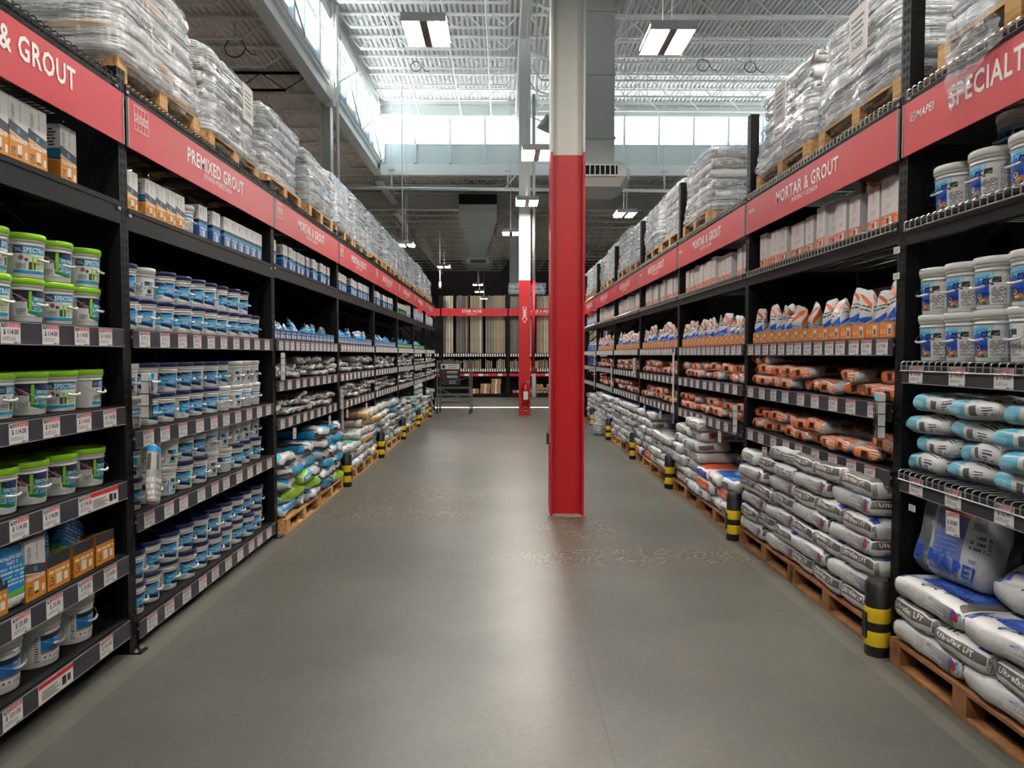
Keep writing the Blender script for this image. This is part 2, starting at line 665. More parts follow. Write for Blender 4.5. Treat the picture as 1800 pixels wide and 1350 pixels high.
def PL(side, s, d, z):
    """side 'L' or 'R', s = distance along the aisle, d = depth behind the rack face"""
    return (-AL - d, s, z) if side == 'L' else (AR + d, s, z)


RZ = {'L': pi / 2, 'R': -pi / 2}
ORD = ['zeroth', 'first', 'second', 'third', 'fourth', 'fifth', 'sixth', 'seventh', 'eighth', 'ninth', 'tenth', 'eleventh', 'twelfth',
       'thirteenth', 'fourteenth', 'fifteenth', 'sixteenth', 'seventeenth', 'eighteenth', 'nineteenth', 'twentieth'] + ['%dth' % i for i in range(21, 60)]
SIDE = {'L': 'premixed side', 'R': 'epoxy side'}
PITCH = 2.49
LY = [1.43 + PITCH * i for i in range(10)]       # upright positions, left row
RY = [1.38 + 2.47 * i for i in range(10)]
RY = [1.36, 3.84, 6.28, 8.73, 11.2, 13.8, 16.4, 18.9, 21.4]
NL, NR = 8, 8

# ================================================================== building shell
def H(h):
    return EYE + h


MX0, MX1, MY0, MY1 = -4.7, 13.4, -6.0, 27.0      # raised roof monitor
ZLOW, ZBEAM0, ZBEAM1, ZTOP = H(7.30), H(6.72), H(7.15), H(9.42)
BX0, BX1, BY0, BY1 = -22.0, 24.0, -14.0, 55.0

b = MB(); b.box((BX0, BY0, -0.2), (BX1, BY1, 0), 'floor'); struct('floor', b)
for nm, lo, hi in (('wall_left', (BX0 - .3, BY0, 0), (BX0, BY1, 9.6)), ('wall_right', (BX1, BY0, 0), (BX1 + .3, BY1, 9.6)),
                   ('wall_rear', (BX0 - .3, BY0 - .3, 0), (BX1 + .3, BY0, 9.6))):
    b = MB(); b.box(lo, hi, 'wallpaint'); struct(nm, b)
b = MB()
b.box((BX0 - .3, BY1, 0), (BX1 + .3, BY1 + .3, 9.6), 'farwall')
for i in range(24):                                # ribs of the dark far wall
    x = BX0 + 1 + i * 1.9
    b.box((x, BY1 - .06, 0), (x + .12, BY1, 9.3), 'farwall')
struct('wall_far', b)
b = MB()
for (xa, xb) in ((-7.5, 0.5), (0.5, 8.5)):
    b.beam((xa, BY1 - .3, 2.0), (xb, BY1 - .3, 8.2), .16, .16, 'farwall')
    b.beam((xb, BY1 - .3, 2.0), (xa, BY1 - .3, 8.2), .16, .16, 'farwall')
struct('trim_1', b)


def deck(x0, x1, y0, y1, z, key, period=0.15, depth=0.055):
    b = MB()
    n = int((x1 - x0) / period)
    V, F = [], []
    xs = []
    for i in range(n + 1):
        x = x0 + i * period
        xs += [(x, z), (x + period * .42, z), (x + period * .56, z + depth), (x + period * .86, z + depth)]
    xs = [p for p in xs if p[0] <= x1 + 1e-6]
    for x, zz in xs:
        V += [(x, y0, zz), (x, y1, zz)]
    for i in range(len(xs) - 1):
        F.append((2 * i, 2 * i + 1, 2 * i + 3, 2 * i + 2))
    b.add(V, F, key)
    b.box((x0, y0, z + depth + .02), (x1, y1, z + depth + .25), key)     # insulation and membrane above the deck
    return b


d = deck(MX0 - .1, MX1 + .1, MY0 - .1, MY1 + .45, ZTOP, 'deckwhite')
struct('ceiling', d)
for i, (x0, x1, y0, y1) in enumerate(((BX0, MX0, BY0, BY1), (MX1, BX1, BY0, BY1), (MX0, MX1, MY1, BY1), (MX0, MX1, BY0, MY0))):
    struct('ceiling', deck(x0, x1, y0, y1, ZLOW, 'deckshadetint'))


def truss(x0, x1, y, zt, zb, pitch=0.62, inset=0.35, key='steelwhite', verticals=False):
    """open web joist along X"""
    b = MB()
    b.box((x0, y - .05, zt - .045), (x1, y + .05, zt), key)
    b.box((x0 + inset, y - .04, zb), (x1 - inset, y + .04, zb + .045), key)
    n = max(2, int(round((x1 - x0 - 2 * inset) / pitch)))
    st = (x1 - x0 - 2 * inset) / n
    b.beam((x0 + .05, y, zt - .05), (x0 + inset, y, zb + .03), .03, key=key)
    b.beam((x1 - .05, y, zt - .05), (x1 - inset, y, zb + .03), .03, key=key)
    for i in range(n):
        xa = x0 + inset + i * st
        b.beam((xa, y, zb + .03), (xa + st / 2, y, zt - .03), .024, key=key)
        b.beam((xa + st / 2, y, zt - .03), (xa + st, y, zb + .03), .024, key=key)
        if verticals:
            b.beam((xa + st / 2, y, zt - .03), (xa + st / 2, y, zb + .02), .018, key=key)
    return b


# raised monitor joists: shallow ones left of the centre girder, deep ones right of it
GX = 0.57
for i in range(-8, 8):
    y = 18.58 + 1.39 * i
    if y > MY1 - .4 or y < MY0:
        continue
    struct('roof_joist', truss(MX0 + .15, GX - .12, y, H(9.38), H(8.98), 0.7))
    struct('roof_joist', truss(GX + .12, MX1 - .1, y, H(9.38), H(8.62), 1.5, 0.5, verticals=True))
# low roof joists beside and beyond the monitor
for i in range(-8, 3):
    y = 15.65 + 1.5 * i
    struct('roof_joist', truss(-12.5, MX0 - .2, y, H(7.26), H(6.78), 1.3, .7))
for i in range(1, 7):
    y = 17.15 + 1.5 * i
    struct('roof_joist', truss(-12.5, MX0 - .2, y, H(7.26), H(6.78), 1.3, .7))
for i in range(18):
    y = 28.1 + 1.5 * i
    zb = H(6.95) if y < 31.4 else H(6.3)
    struct('roof_joist', truss(-16.0, GX - .1, y, H(7.27), zb, 1.3 if y > 31.4 else .8, .6))
    struct('roof_joist', truss(GX + .1, 18.0, y, H(7.27), zb, 1.3 if y > 31.4 else .8, .6))


def ibeam(b, a, c, w, h, key='steelwhite', t=.02):
    """wide flange girder from a to c (horizontal); a, c at the underside centre"""
    a, c = Vector(a), Vector(c)
    z = Vector((0, 0, 1))
    b.beam(a + z * t / 2, c + z * t / 2, w, t, key)
    b.beam(a + z * (h - t / 2), c + z * (h - t / 2), w, t, key)
    b.beam(a + z * h / 2, c + z * h / 2, t, h - 2 * t, key)


b = MB(); ibeam(b, (MX0, BY0 + .1, ZBEAM0), (MX0, MY1, ZBEAM0), .3, .55); struct('beam', b)
b = MB(); b.box((MX0 + .1, MY1 - .1, ZBEAM0), (MX1, MY1 + .08, ZBEAM1 - .03), 'steelwhite'); struct('beam', b)
b = MB(); ibeam(b, (MX1, BY0 + .1, ZBEAM0), (MX1, MY1, ZBEAM0), .3, .55); struct('beam', b)
b = MB(); ibeam(b, (GX, MY0, H(8.42)), (GX, MY1 - .1, H(8.42)), .26, .6); struct('beam', b)
b = MB(); ibeam(b, (-16, 31.4, H(6.33)), (18, 31.4, H(6.33)), .3, .66)
b.box((-16, 31.36, H(6.4)), (18, 31.44, H(7.2)), 'duct'); struct('beam', b)
for x in (-4.7, GX):
    b = MB(); ibeam(b, (x, 31.5, H(6.2)), (x, 54.8, H(6.2)), .25, .5); struct('beam', b)
b = MB(); ibeam(b, (MX0, 27.2, H(6.55)), (MX0, 31.3, H(6.55)), .3, .5); struct('beam', b)


# clerestory glazing, left wall of the monitor
def wall_windows(name, fn, n, step, z0, z1, zp, first, blues=()):
    """fn(t, z, off) -> point; panes between posts every step, a solid panel below zp"""
    pass


wi = 0
S0, S1 = H(7.15), H(9.42)
GL0, GL1 = H(7.88), H(8.88)
# far wall of the monitor: mullions every ~1.28 m
xs = [MX0 + .25]
x = -3.28
while x < MX1 - .3:
    xs.append(x)
    x += 1.30
xs.append(MX1 - .1)
b = MB()
b.box((MX0 + .1, MY1 - .02, H(7.12)), (MX1, MY1 + .03, GL0), 'panel')
b.box((MX0 + .1, MY1 - .02, GL1), (MX1, MY1 + .03, ZTOP), 'panel')
struct('wall_far_clerestory', b)
b = MB()
for x in xs:
    b.box((x - .035, MY1 - .14, H(7.15)), (x + .035, MY1 - .02, GL1 + .03), 'mullion')
b.box((MX0 + .1, MY1 - .16, GL1), (MX1, MY1 - .02, GL1 + .07), 'mullion')
b.box((MX0 + .1, MY1 - .05, GL0 - .04), (MX1, MY1 - .02, GL0), 'mullion')
b.box((MX0 + .1, MY1 - .2, ZTOP - .12), (MX1, MY1 - .02, ZTOP), 'steelwhite')
struct('trim_2', b)
for i in range(len(xs) - 1):
    wi += 1
    b = MB()
    b.box((xs[i] + .03, MY1 - .01, GL0), (xs[i + 1] - .03, MY1, GL1), 'glass')
    struct('window_%d' % wi, b)
# a fixed ladder and a post stand outside behind the glass
b = MB()
for x in (-2.78, -2.22):
    b.box((x - .02, MY1 + .6, H(7.3)), (x + .02, MY1 + .64, H(9.0)), 'steelwhite')
for i in range(5):
    b.box((-2.78, MY1 + .6, H(7.55 + i * .32)), (-2.22, MY1 + .63, H(7.58 + i * .32)), 'steelwhite')
make('roof_ladder', b.mesh('roof_ladder'), 'grey steel ladder seen outside through the far clerestory glass', 'ladder')
# side walls of the monitor
for sx, nm, tn in ((MX0, 'wall_left_clerestory', 3), (MX1, 'wall_right_clerestory', 4)):
    b = MB()
    e = .03 if sx < 0 else -.03
    b.box((sx - .04, MY0, H(8.95)), (sx + .04, MY1, ZTOP), 'panel')
    b.box((sx - .1, MY0, ZBEAM1 + .02), (sx + .1, MY1, H(7.32)), 'steelwhite')
    struct(nm, b)
    b = MB()
    b.box((sx - .1, MY0, H(8.86)), (sx + .12, MY1, H(9.1)), 'steelwhite')
    y = MY0
    ys = []
    i = 0
    while y < MY1:
        ys.append(y)
        big = i % 2 == 0
        w = .14 if big else .05
        b.box((sx - .08, y - w / 2, H(7.2)), (sx + (.12 if big else .04), y + w / 2, H(9.0)), 'mullion' if big else 'mullionblue')
        i += 1
        y += 1.1
    ys.append(MY1)
    b.box((sx - .05, MY0, H(8.38)), (sx + .05, MY1, H(8.44)), 'mullion')
    struct('trim_%d' % tn, b)
    for i in range(len(ys) - 1):
        wi += 1
        g = MB()
        g.box((sx - .01, ys[i] + .05, H(7.32)), (sx, ys[i + 1] - .05, H(8.95)), 'glass')
        struct('window_%d' % wi, g)
b = MB()
for y0 in (7.2, 13.2, 19.4, 23.2):                 # rod bracing in the left clerestory
    b.tube([(MX0 + .2, y0, H(7.25)), (MX0 + .2, y0 + 3.3, H(8.9))], .022, 'steelwhite', 5)
    b.tube([(MX0 + .2, y0 + 3.3, H(7.25)), (MX0 + .2, y0, H(8.9))], .022, 'steelwhite', 5)
struct('trim_5', b)
b = MB(); b.box((MX0, MY0 - .05, ZBEAM0), (MX1, MY0, ZTOP), 'panel'); struct('wall_rear_clerestory', b)
# unseen roof overhang added outside the far windows to narrow the sun streak
b = MB(); b.box((MX0, MY1 + .05, ZTOP - .9), (MX1, MY1 + .10, ZTOP), 'panel')
b = MB(); b.box((MX0, MY1 + .03, GL1 + .02), (MX1, MY1 + .31, GL1 + .1), 'panel'); struct('ceiling', b)


# ------------------------------------------------------------------ columns
def column(name, x, y, w, dep, ztop, zred, lbl, tflange=.022):
    """wide flange column, its web facing along the aisle"""
    root = link(name, None, None, (x, y, 0), 0)

    def sect(z0, z1, key, grow=0.0):
        q = MB()
        g = grow
        q.box((-w / 2 - g, 0 - g, z0), (-w / 2 + tflange + g, dep + g, z1), key)
        q.box((w / 2 - tflange - g, 0 - g, z0), (w / 2 + g, dep + g, z1), key)
        q.box((-w / 2 + tflange, dep * .42 - g, z0), (w / 2 - tflange, dep * .5 + g, z1), key)
        return q
    if zred:
        q = sect(0, zred, 'red')
    else:
        q = sect(0, 1.0, 'colwhite')
        zred = 1.0
    link('lower_section', q.mesh('lower_section'), root)
    link('upper_section', sect(zred, ztop, 'colwhite').mesh('upper_section'), root)
    if lbl:
        q = MB()
        q.box((-w / 2 - .03, -.03, 0), (w / 2 + .03, dep + .04, .006), 'cement')
        link('base_grout', q.mesh('base_grout'), root)
    root['kind'] = 'structure'
    return root


M['cement'] = mat('column_base_grout', (150, 136, 118), 0.9, var=0.15, vscale=20)
c1 = column('column', .648, 7.19, .345, .29, H(8.42), 3.68, True)
c2 = column('column', .575, 19.3, .31, .29, H(8.42), 3.66, True)
c3 = column('column', .48, 31.4, .42, .3, H(6.3), 0, False)
c4 = column('column', -4.75, 19.3, .27, .3, H(6.72), 0, False)
c5 = column('column', -4.75, 7.2, .27, .3, H(6.72), 0, False)
b = MB(); b.box((-.11, -.06, H(6.6)), (.12, .02, H(9.3)), 'steelwhite')
o = struct('trim_6', b); o.location = (-4.62, 19.3, 0)
b = MB(); b.tube([(-4.40, 19.2, 0.0), (-4.40, 19.2, H(9.2))], .045, 'colwhite', 8)
make('conduit_pipe', b.mesh('conduit_pipe'), 'white vertical pipe beside the steel post under the clerestory girder', 'pipe')

# clear panel with a printed arrow and the extinguisher on the second column
b = MB()
b.box((.42, 19.27, 0), (.73, 19.29, 3.66), 'red')
b.box((.42, 19.27, 3.66), (.73, 19.29, 8.0), 'colwhite')
q = MB(); q.box((-.155, -.025, 0.0), (.155, -.002, 3.66), 'red'); link('front_cover', q.mesh('front_cover'), c2)
q = MB(); q.box((-.155, -.025, 3.66), (.155, -.002, H(8.4)), 'colwhite'); link('front_cover', q.mesh('front_cover'), c2)
q = MB()
for s in (-1, 1):
    q.beam((s * .035, 0, .10), (s * .035, 0, .36), .012, .004, 'white', up=Vector((0, 1, 0)))
q.beam((-.05, 0, .36), (.05, 0, .36), .012, .004, 'white', up=Vector((0, 1, 0)))
q.beam((-.05, 0, .36), (-.05, 0, .42), .012, .004, 'white', up=Vector((0, 1, 0)))
q.beam((.05, 0, .36), (.05, 0, .42), .012, .004, 'white', up=Vector((0, 1, 0)))
q.beam((-.05, 0, .42), (.05, 0, .42), .012, .004, 'white', up=Vector((0, 1, 0)))
for s in (-1, 1):
    q.beam((s * .035, 0, .12), (s * .07, 0, .12), .012, .004, 'white', up=Vector((0, 1, 0)))
    q.beam((s * .07, 0, .12), (0, 0, 0), .012, .004, 'white', up=Vector((0, 1, 0)))
for i in range(4):
    q.box((-.018, -.002, .15 + i * .05), (.018, .002, .185 + i * .05), 'white')
make('arrow_sticker', q.mesh('arrow_sticker'), 'white outlined arrow pointing down on the red second column', 'sticker', loc=(.575, 19.27, 2.52))

# fire extinguisher
root_parts = []
q = MB(); q.lathe([(.0, 0), (.085, 0), (.09, .02), (.09, .40), (.08, .46), (.045, .50), (.03, .54)], 20, 'extred')
body = q.mesh('cylinder')
q = MB(); q.box((-.06, -.092, .12), (.06, -.086, .34), 'paper'); labm = q.mesh('label')
q = MB()
q.box((-.02, -.02, .54), (.02, .02, .58), 'tagblack')
q.beam((0, 0, .57), (.11, -.02, .64), .02, .012, 'wirewhite')
q.beam((0, 0, .56), (.10, -.02, .57), .02, .012, 'wirewhite')
hnd = q.mesh('handle')
q = MB(); q.tube([(-.02, 0, .56), (-.09, 0, .52), (-.12, -.02, .40), (-.105, -.03, .20)], .012, 'rubber', 6); hose = q.mesh('hose')
make('fire_extinguisher', [('body', body), ('label', labm), ('handle', hnd), ('hose', hose)],
     'red fire extinguisher hanging low on the second red column', 'fire extinguisher', loc=(.60, 19.17, .33))
q = MB(); q.box((-.06, -.003, 0), (.06, 0, .17), 'extred')
q.text('FIRE', lambda x, y: (x, -.005, .11 + y), 'white', h=.03)
q.box((-.04, -.005, .03), (.04, -.0035, .045), 'white')
make('extinguisher_sign', q.mesh('extinguisher_sign'), 'small red sign below the extinguisher on the second column', 'sign', loc=(.60, 19.27, .10))

# sprinkler riser on the second column
q = MB()
q.tube([(0, 0, 1.35), (0, 0, 3.66)], .045, 'red', 10); low = q.mesh('red_pipe')
q = MB(); q.tube([(0, 0, 3.66), (0, 0, H(7.0))], .045, 'colwhite', 10); up_ = q.mesh('white_pipe')
q = MB(); q.lathe([(.05, 1.15), (.075, 1.17), (.075, 1.24), (.05, 1.26), (.05, 1.34), (.07, 1.35)], 12, 'red')
q.tube([(0, -.12 + .0, 1.25), (0, -.05, 1.25)], .02, 'tagblack', 6)
q.tube([(cos(a) * .06, -.12, 1.25 + sin(a) * .06) for a in [2 * pi * i / 12 for i in range(12)]], .01, 'tagblack', 5, closed=True)
valve = q.mesh('valve')
make('sprinkler_riser', [('red_pipe', low), ('white_pipe', up_), ('valve', valve)], 'red and white riser pipe with a valve beside the second column', 'pipe', loc=(.82, 19.4, 0))
q = MB(); q.lathe([(.05, 0), (.075, .01), (.06, .5), (.05, .62), (.045, .64)], 12, 'paper')
make('rolled_hose', q.mesh('rolled_hose'), 'white rolled sleeve hanging under the riser valve', 'hose', loc=(.83, 19.4, .50))

# measuring strip on the near column
q = MB(); q.box((-.004, 0, 0), (0, .06, .87), 'paper')
for i in range(30):
    q.box((-.0055, .0, .02 + i * .028), (-.004, .03, .028 + i * .028), 'tagblack')
make('sample_strip', q.mesh('sample_strip'), 'white ruled strip fixed to the side of the near red column', 'strip', loc=(.4745, 7.24, .75))
q = MB(); q.box((-.03, 0, 0), (0, .05, .11), 'tagblack')
make('small_holder', q.mesh('small_holder'), 'small black holder low on the near red column', 'holder', loc=(.4745, 7.30, .73))


# ------------------------------------------------------------------ lamps
def lamp_meshes():
    W, L = .56, .72
    q = MB()
    # shallow folded housing with end plates
    for s in (-1, 1):
        q.add([(s * .05, -L / 2, .05), (s * W / 2, -L / 2, .07), (s * W / 2, L / 2, .07), (s * .05, L / 2, .05)], [(0, 1, 2, 3)], 'lamphouse')
    q.box((-W / 2, -L / 2 - .012, .0), (W / 2, -L / 2, .10), 'lamphouse')
    q.box((-W / 2, L / 2, .0), (W / 2, L / 2 + .012, .10), 'lamphouse')
    q.box((-W / 2, -L / 2, .09), (W / 2, L / 2, .11), 'lamphouse')
    q.box((-.07, -.12, .11), (.07, .12, .16), 'lamphouse')
    for s in (-1, 1):
        q.add([(s * .17 - .03, -.28, .1115), (s * .17 + .03, -.28, .1115), (s * .17 + .03, .28, .1115), (s * .17 - .03, .28, .1115)], [(0, 1, 2, 3)], 'addedglow')  # added glowing slots, unseen from below
    house = q.mesh('housing')
    q = MB(); q.box((-.045, -L / 2, -.005), (.045, L / 2, .05), 'lampgrey'); spine = q.mesh('spine')
    tubes = []
    q = MB()
    for s in (-1, 1):
        for i in range(3):
            x = s * (.088 + i * .074)
            zc = .028
            pts = [(x - .027, zc + .01), (x - .016, zc - .014), (x + .016, zc - .014), (x + .027, zc + .01)]
            V = [(a, -L / 2 + .005, z) for a, z in pts] + [(a, L / 2 - .005, z) for a, z in pts]
            q.add(V, [(i_ , i_ + 4, i_ + 5, i_ + 1) for i_ in range(3)], 'tube')
    for s in (-1, 1):
        for i in range(4):
            x = s * (.051 + i * .074)
            q.box((x - .003, -L / 2, .006), (x + .003, L / 2, .05), 'lampgrey')
    tubes = q.mesh('tubes')
    return house, spine, tubes


LH, LS, LT = lamp_meshes()
lamps = [(-.98, 9.25, H(4.08), 'seven', 'front of the big roof bay, over the aisle'), (2.06, 9.1, H(3.93), '', 'over the epoxy side rack, big and near'),
         (.62, 13.3, H(3.68), '', 'half hidden behind the near red column'), (.60, 18.15, H(3.83), '', 'in front of the second column'),
         (.25, 24.0, H(4.05), '', 'tilted, just beside the second column'),
         (-3.55, 26.3, H(4.0), '', 'above the far wrapped pallets of the premixed side'),
         (-2.72, 32.7, H(4.0), '', 'right of the vertical conduit, below the far joists'),
         (-1.47, 41.0, H(4.0), '', 'below the far air diffuser, upper of two'), (-1.53, 45.5, H(4.0), '', 'below the far air diffuser, lower of two'),
         (-1.4, 51.0, H(4.0), '', 'smallest, just above the stair nose boards'),
         (3.4, 20.0, H(3.9), '', 'peeking out behind the near red column')]
unseen = [(-.98, 3.6, H(4.05)), (2.06, 3.6, H(3.95)), (-.98, -2.0, H(4.05)), (2.06, -2.0, H(3.95)), (-.98, -7.5, H(4.0)), (2.06, -7.5, H(4.0)),
          (-8.3, 4, H(4)), (-8.3, 10, H(4)), (-8.3, 16, H(4)), (9.5, 4, H(4)), (9.5, 10, H(4)), (9.5, 16, H(4)), (6.5, 24, H(4)), (-8.3, 24, H(4)),
          (6.0, 34, H(4)), (-9.0, 34, H(4)), (6.0, 45, H(4)), (-9.0, 45, H(4))]
for i, (x, y, z, *_r) in enumerate(lamps + unseen):
    zr = ZTOP + .01 if (MX0 < x < MX1 and y < MY1) else ZLOW + .01
    q = MB()
    for s in (-1, 1):
        q.tube([(0, s * .25, .11), (0, s * .25, zr - z)], .006, 'lamphouse', 4)
    cab = q.mesh('hanger')
    lb = ('white high bay lamp, %s' % _r[1]) if i < len(lamps) else 'white high bay lamp out of the picture'
    make('high_bay_lamp', [('housing', LH), ('spine', LS), ('tubes', LT), ('hanger', cab)], lb, 'lamp',
         'high bay lamps', (x, y, z))


# ------------------------------------------------------------------ ducts, diffusers, pipes, speaker
def diffuser(x, y, z, w, lbl, head, hw, hz):
    """drop duct with a faceted outlet box; z = underside, head = list of (half width, height above the box)"""
    q = MB()
    V, F = [], []
    for hwid, zz in head:
        V += [(-hwid, -hwid * .9, zz), (hwid, -hwid * .9, zz), (hwid, hwid * .9, zz), (-hwid, hwid * .9, zz)]
    for i in range(len(head) - 1):
        for j in range(4):
            F.append((4 * i + j, 4 * i + (j + 1) % 4, 4 * i + 4 + (j + 1) % 4, 4 * i + 4 + j))
    q.add(V, F, 'duct')
    for hwid, zz in head[1:-1]:
        q.box((-hwid - .02, -hwid * .9 - .02, zz - .015), (hwid + .02, hwid * .9 + .02, zz + .015), 'duct', skip='')
    duct = q.mesh('duct')
    a = w / 2
    q = MB()
    # eight-sided box, chamfered below
    def ring(s, zz):
        c = a * s
        k_ = c * .45
        return [(-c + (c - k_) * .35, -c, zz), (c - (c - k_) * .35, -c, zz), (c, -k_, zz), (c, k_, zz), (c - (c - k_) * .35, c, zz), (-c + (c - k_) * .35, c, zz), (-c, k_, zz), (-c, -k_, zz)]
    rs = [ring(.82, 0), ring(1.0, .16), ring(1.0, .34), ring(.8, .44)]
    V = [p for r_ in rs for p in r_]
    F = [tuple(range(7, -1, -1)), tuple(range(24, 32))]
    for i in range(3):
        for j in range(8):
            F.append((8 * i + j, 8 * i + (j + 1) % 8, 8 * i + 8 + (j + 1) % 8, 8 * i + 8 + j))
    q.add(V, F, 'duct')
    boxm = q.mesh('outlet_box')
    q = MB()
    q.box((-a * .60, -a - .015, .15), (a * .60, -a + .0, .36), 'duct')
    q.box((-a * .56, -a - .02, .18), (a * .56, -a - .012, .33), 'dark')
    for i in range(8):
        xx = -a * .56 + a * 1.12 * (i + .5) / 8
        q.box((xx - .008, -a - .035, .18), (xx + .008, -a - .018, .33), 'steelwhite')
    gr = q.mesh('grille')
    make('air_diffuser', [('duct', duct), ('outlet_box', boxm), ('grille', gr)], lbl, 'air duct', loc=(x, y, z))


diffuser(1.62, 13.0, H(2.93), 1.24, 'large pale air duct dropping behind the near red column', [(.34, .44), (.34, .9), (.34, 2.0), (.34, 3.1), (.34, 6.3)], 0, 0)
b = MB(); b.box((.75, 9.6, H(6.42)), (1.25, 13.4, H(7.6)), 'duct'); b.box((1.25, 9.6, H(6.42)), (1.98, 12.66, H(7.6)), 'duct'); b.box((1.98, 9.6, H(6.42)), (2.24, 13.4, H(7.6)), 'duct'); b.box((1.25, 13.34, H(6.42)), (1.98, 13.4, H(7.6)), 'duct'); make('duct_header', b.mesh('duct_header'), 'flat-bottomed header duct above the drop duct, beside the near column', 'air duct')
diffuser(-1.07, 31.0, H(3.72), 1.22, 'tapering air duct hanging above the stair nose boards', [(.38, .44), (.38, .75), (.72, 1.7), (.80, 1.95), (.80, 2.35), (.80, 2.62)], 0, 0)
b = MB(); b.box((-1.87, 30.2, H(6.34)), (-.27, 30.8, H(6.75)), 'dark'); make('dark_duct_opening', b.mesh('dark_duct_opening'), 'black opening on top of the far tapering air duct', 'duct opening')  # solid near-black box painting the darkness of the open duct top

q = MB()
q.tube([(-9, 24.5, H(5.70)), (12, 24.5, H(5.56))], .055, 'steelwhite', 8); pm = q.mesh('pipe')
brs = []
for x in (-3.8, .15, 5.5):
    q = MB()
    q.beam((x, 24.5, H(5.66)), (x, 24.5, H(6.3)), .05, .05, 'steelwhite')
    q.box((x - .08, 24.45, H(6.26)), (x + .08, 24.6, H(6.32)), 'steelwhite')
    q.tube([(x, 24.5, H(6.3)), (x, 24.5, H(9.3))], .008, 'steelwhite', 4)
    brs.append(('bracket', q.mesh('bracket')))
q = MB(); q.beam((.0, 24.5, H(5.62)), (.46, 24.5, H(6.15)), .05, .05, 'steelwhite')
brs.append(('brace', q.mesh('brace')))
make('sprinkler_main', [('pipe', pm)] + brs, 'white sprinkler main crossing below the far roof girder', 'pipe')
b = MB(); b.tube([(-2.0 - 1.4, 24.2, 3.4), (-3.4, 24.2, H(9.3))], .02, 'steelwhite', 6)
make('drop_conduit', b.mesh('drop_conduit'), 'thin white conduit dropping from the roof beside the far wrapped pallets', 'pipe')
b = MB(); b.tube([(-2.96, 33.4, H(3.35)), (-2.96, 33.4, H(7.3))], .03, 'steelwhite', 6); b.tube([(-2.96, 33.4, H(3.1)), (-2.96, 33.4, H(3.4))], .06, 'steelwhite', 8)
make('drop_conduit', b.mesh('drop_conduit'), 'white drop pipe with a thick end, hanging near the far lamps', 'pipe')
# cable coils tied to the joists
for i, (x, y, z, r_) in enumerate(((-2.65, 22.0, H(8.75), .16), (5.9, 21.3, H(8.55), .18), (7.3, 21.3, H(8.50), .17), (4.6, 20.0, H(8.7), .14), (-5.9, 16.0, H(6.75), .22), (-6.6, 20.2, H(6.7), .2))):
    q = MB()
    q.tube([(cos(a) * r_, sin(a) * .03, sin(a) * r_) for a in [2 * pi * j / 20 for j in range(20)]], .012, 'cable', 5, closed=True)
    q.tube([(r_, 0, 0), (r_ + .12, .02, -.12), (r_ + .25, 0, -.16)], .012, 'cable', 5)
    q.tube([(0, 0, r_), (0, 0, (ZTOP if y > 19.9 and x > MX0 else ZLOW) - z + .01)], .006, 'cable', 4)
    make('cable_coil', q.mesh('cable_coil'), ['black cable coil at the far end of the roof monitor above the glass', 'black cable coil over the epoxy side, the middle one',
         'black cable coil over the epoxy side, furthest along', 'black cable coil near the air duct under the monitor roof', 'grey cable coil on the low roof above the premixed side',
         'grey cable coil on the low roof beside the far clerestory post'][i], 'cable', loc=(x, y, z))
for j_, x in enumerate((-3.1, -1.55, -.45, 3.2)):
    q = MB(); q.tube([(x, 8, H(8.86)), (x, 26.8, H(8.86))], .02, 'steelwhite', 6)
    make('sprinkler_line', q.mesh('sprinkler_line'), 'thin white sprinkler line under the monitor roof, %s across' % ORD[j_ + 1], 'pipe')
for j_, y in enumerate((17.5, 20.2, 22.8, 25.4)):
    q = MB(); q.beam((GX + .05, y, H(8.5)), (GX + 1.5, y - .2, H(7.9)), .07, .05, 'steelwhite'); q.beam((GX + 1.5, y - .2, H(7.9)), (GX + 3.2, y, H(9.3)), .05, .05, 'steelwhite')
    struct('roof_brace', q)
# hanging speaker
q = MB()
V = [(-.16, -.14, 0), (.16, -.14, 0), (.16, .14, 0), (-.16, .14, 0), (-.03, -.10, .36), (.12, -.10, .36), (.12, .10, .36), (-.03, .10, .36)]
q.add(V, [(3, 2, 1, 0), (4, 5, 6, 7), (0, 1, 5, 4), (1, 2, 6, 5), (2, 3, 7, 6), (3, 0, 4, 7)], 'speaker')
cab = q.mesh('cabinet')
q = MB(); q.tube([(.05, 0, .36), (.05, 0, 3.0)], .005, 'cable', 4); cb = q.mesh('cable')
make('hanging_speaker', [('cabinet', cab), ('cable', cb)], 'grey wedge speaker hanging between the two columns', 'speaker', loc=(.93, 16.0, H(5.0)), rot=(radians(8), radians(14), .5))


# ================================================================== racks
TAGS = {}


def tag_mesh(price, w=.118, h=.086):
    if price in TAGS:
        return TAGS[price]
    q = MB()
    q.box((0, -.0025, 0), (w, 0, h), 'tag', faceuv={'F': (0, 0, 1, 1), '*': (0, 0, .01, .01)}, skip='B')
    if price:
        q.text(price, lambda x, y: (w * .5 + x, -.0032, h * .46 + y), 'tagblack', h=.021, cond=.8, bold=.03)
        q.text('FLOOR', lambda x, y: (w * .03 + x, -.0032, h * .90 + y), 'tagblack', h=.007, cond=.9, bold=.04, align='L', maxw=.03)
        q.text('DECOR', lambda x, y: (w * .03 + x, -.0032, h * .81 + y), 'tagblack', h=.006, cond=.9, bold=.04, align='L', maxw=.03)
    TAGS[price] = q.mesh('price_tag')
    return TAGS[price]


WIDE = None


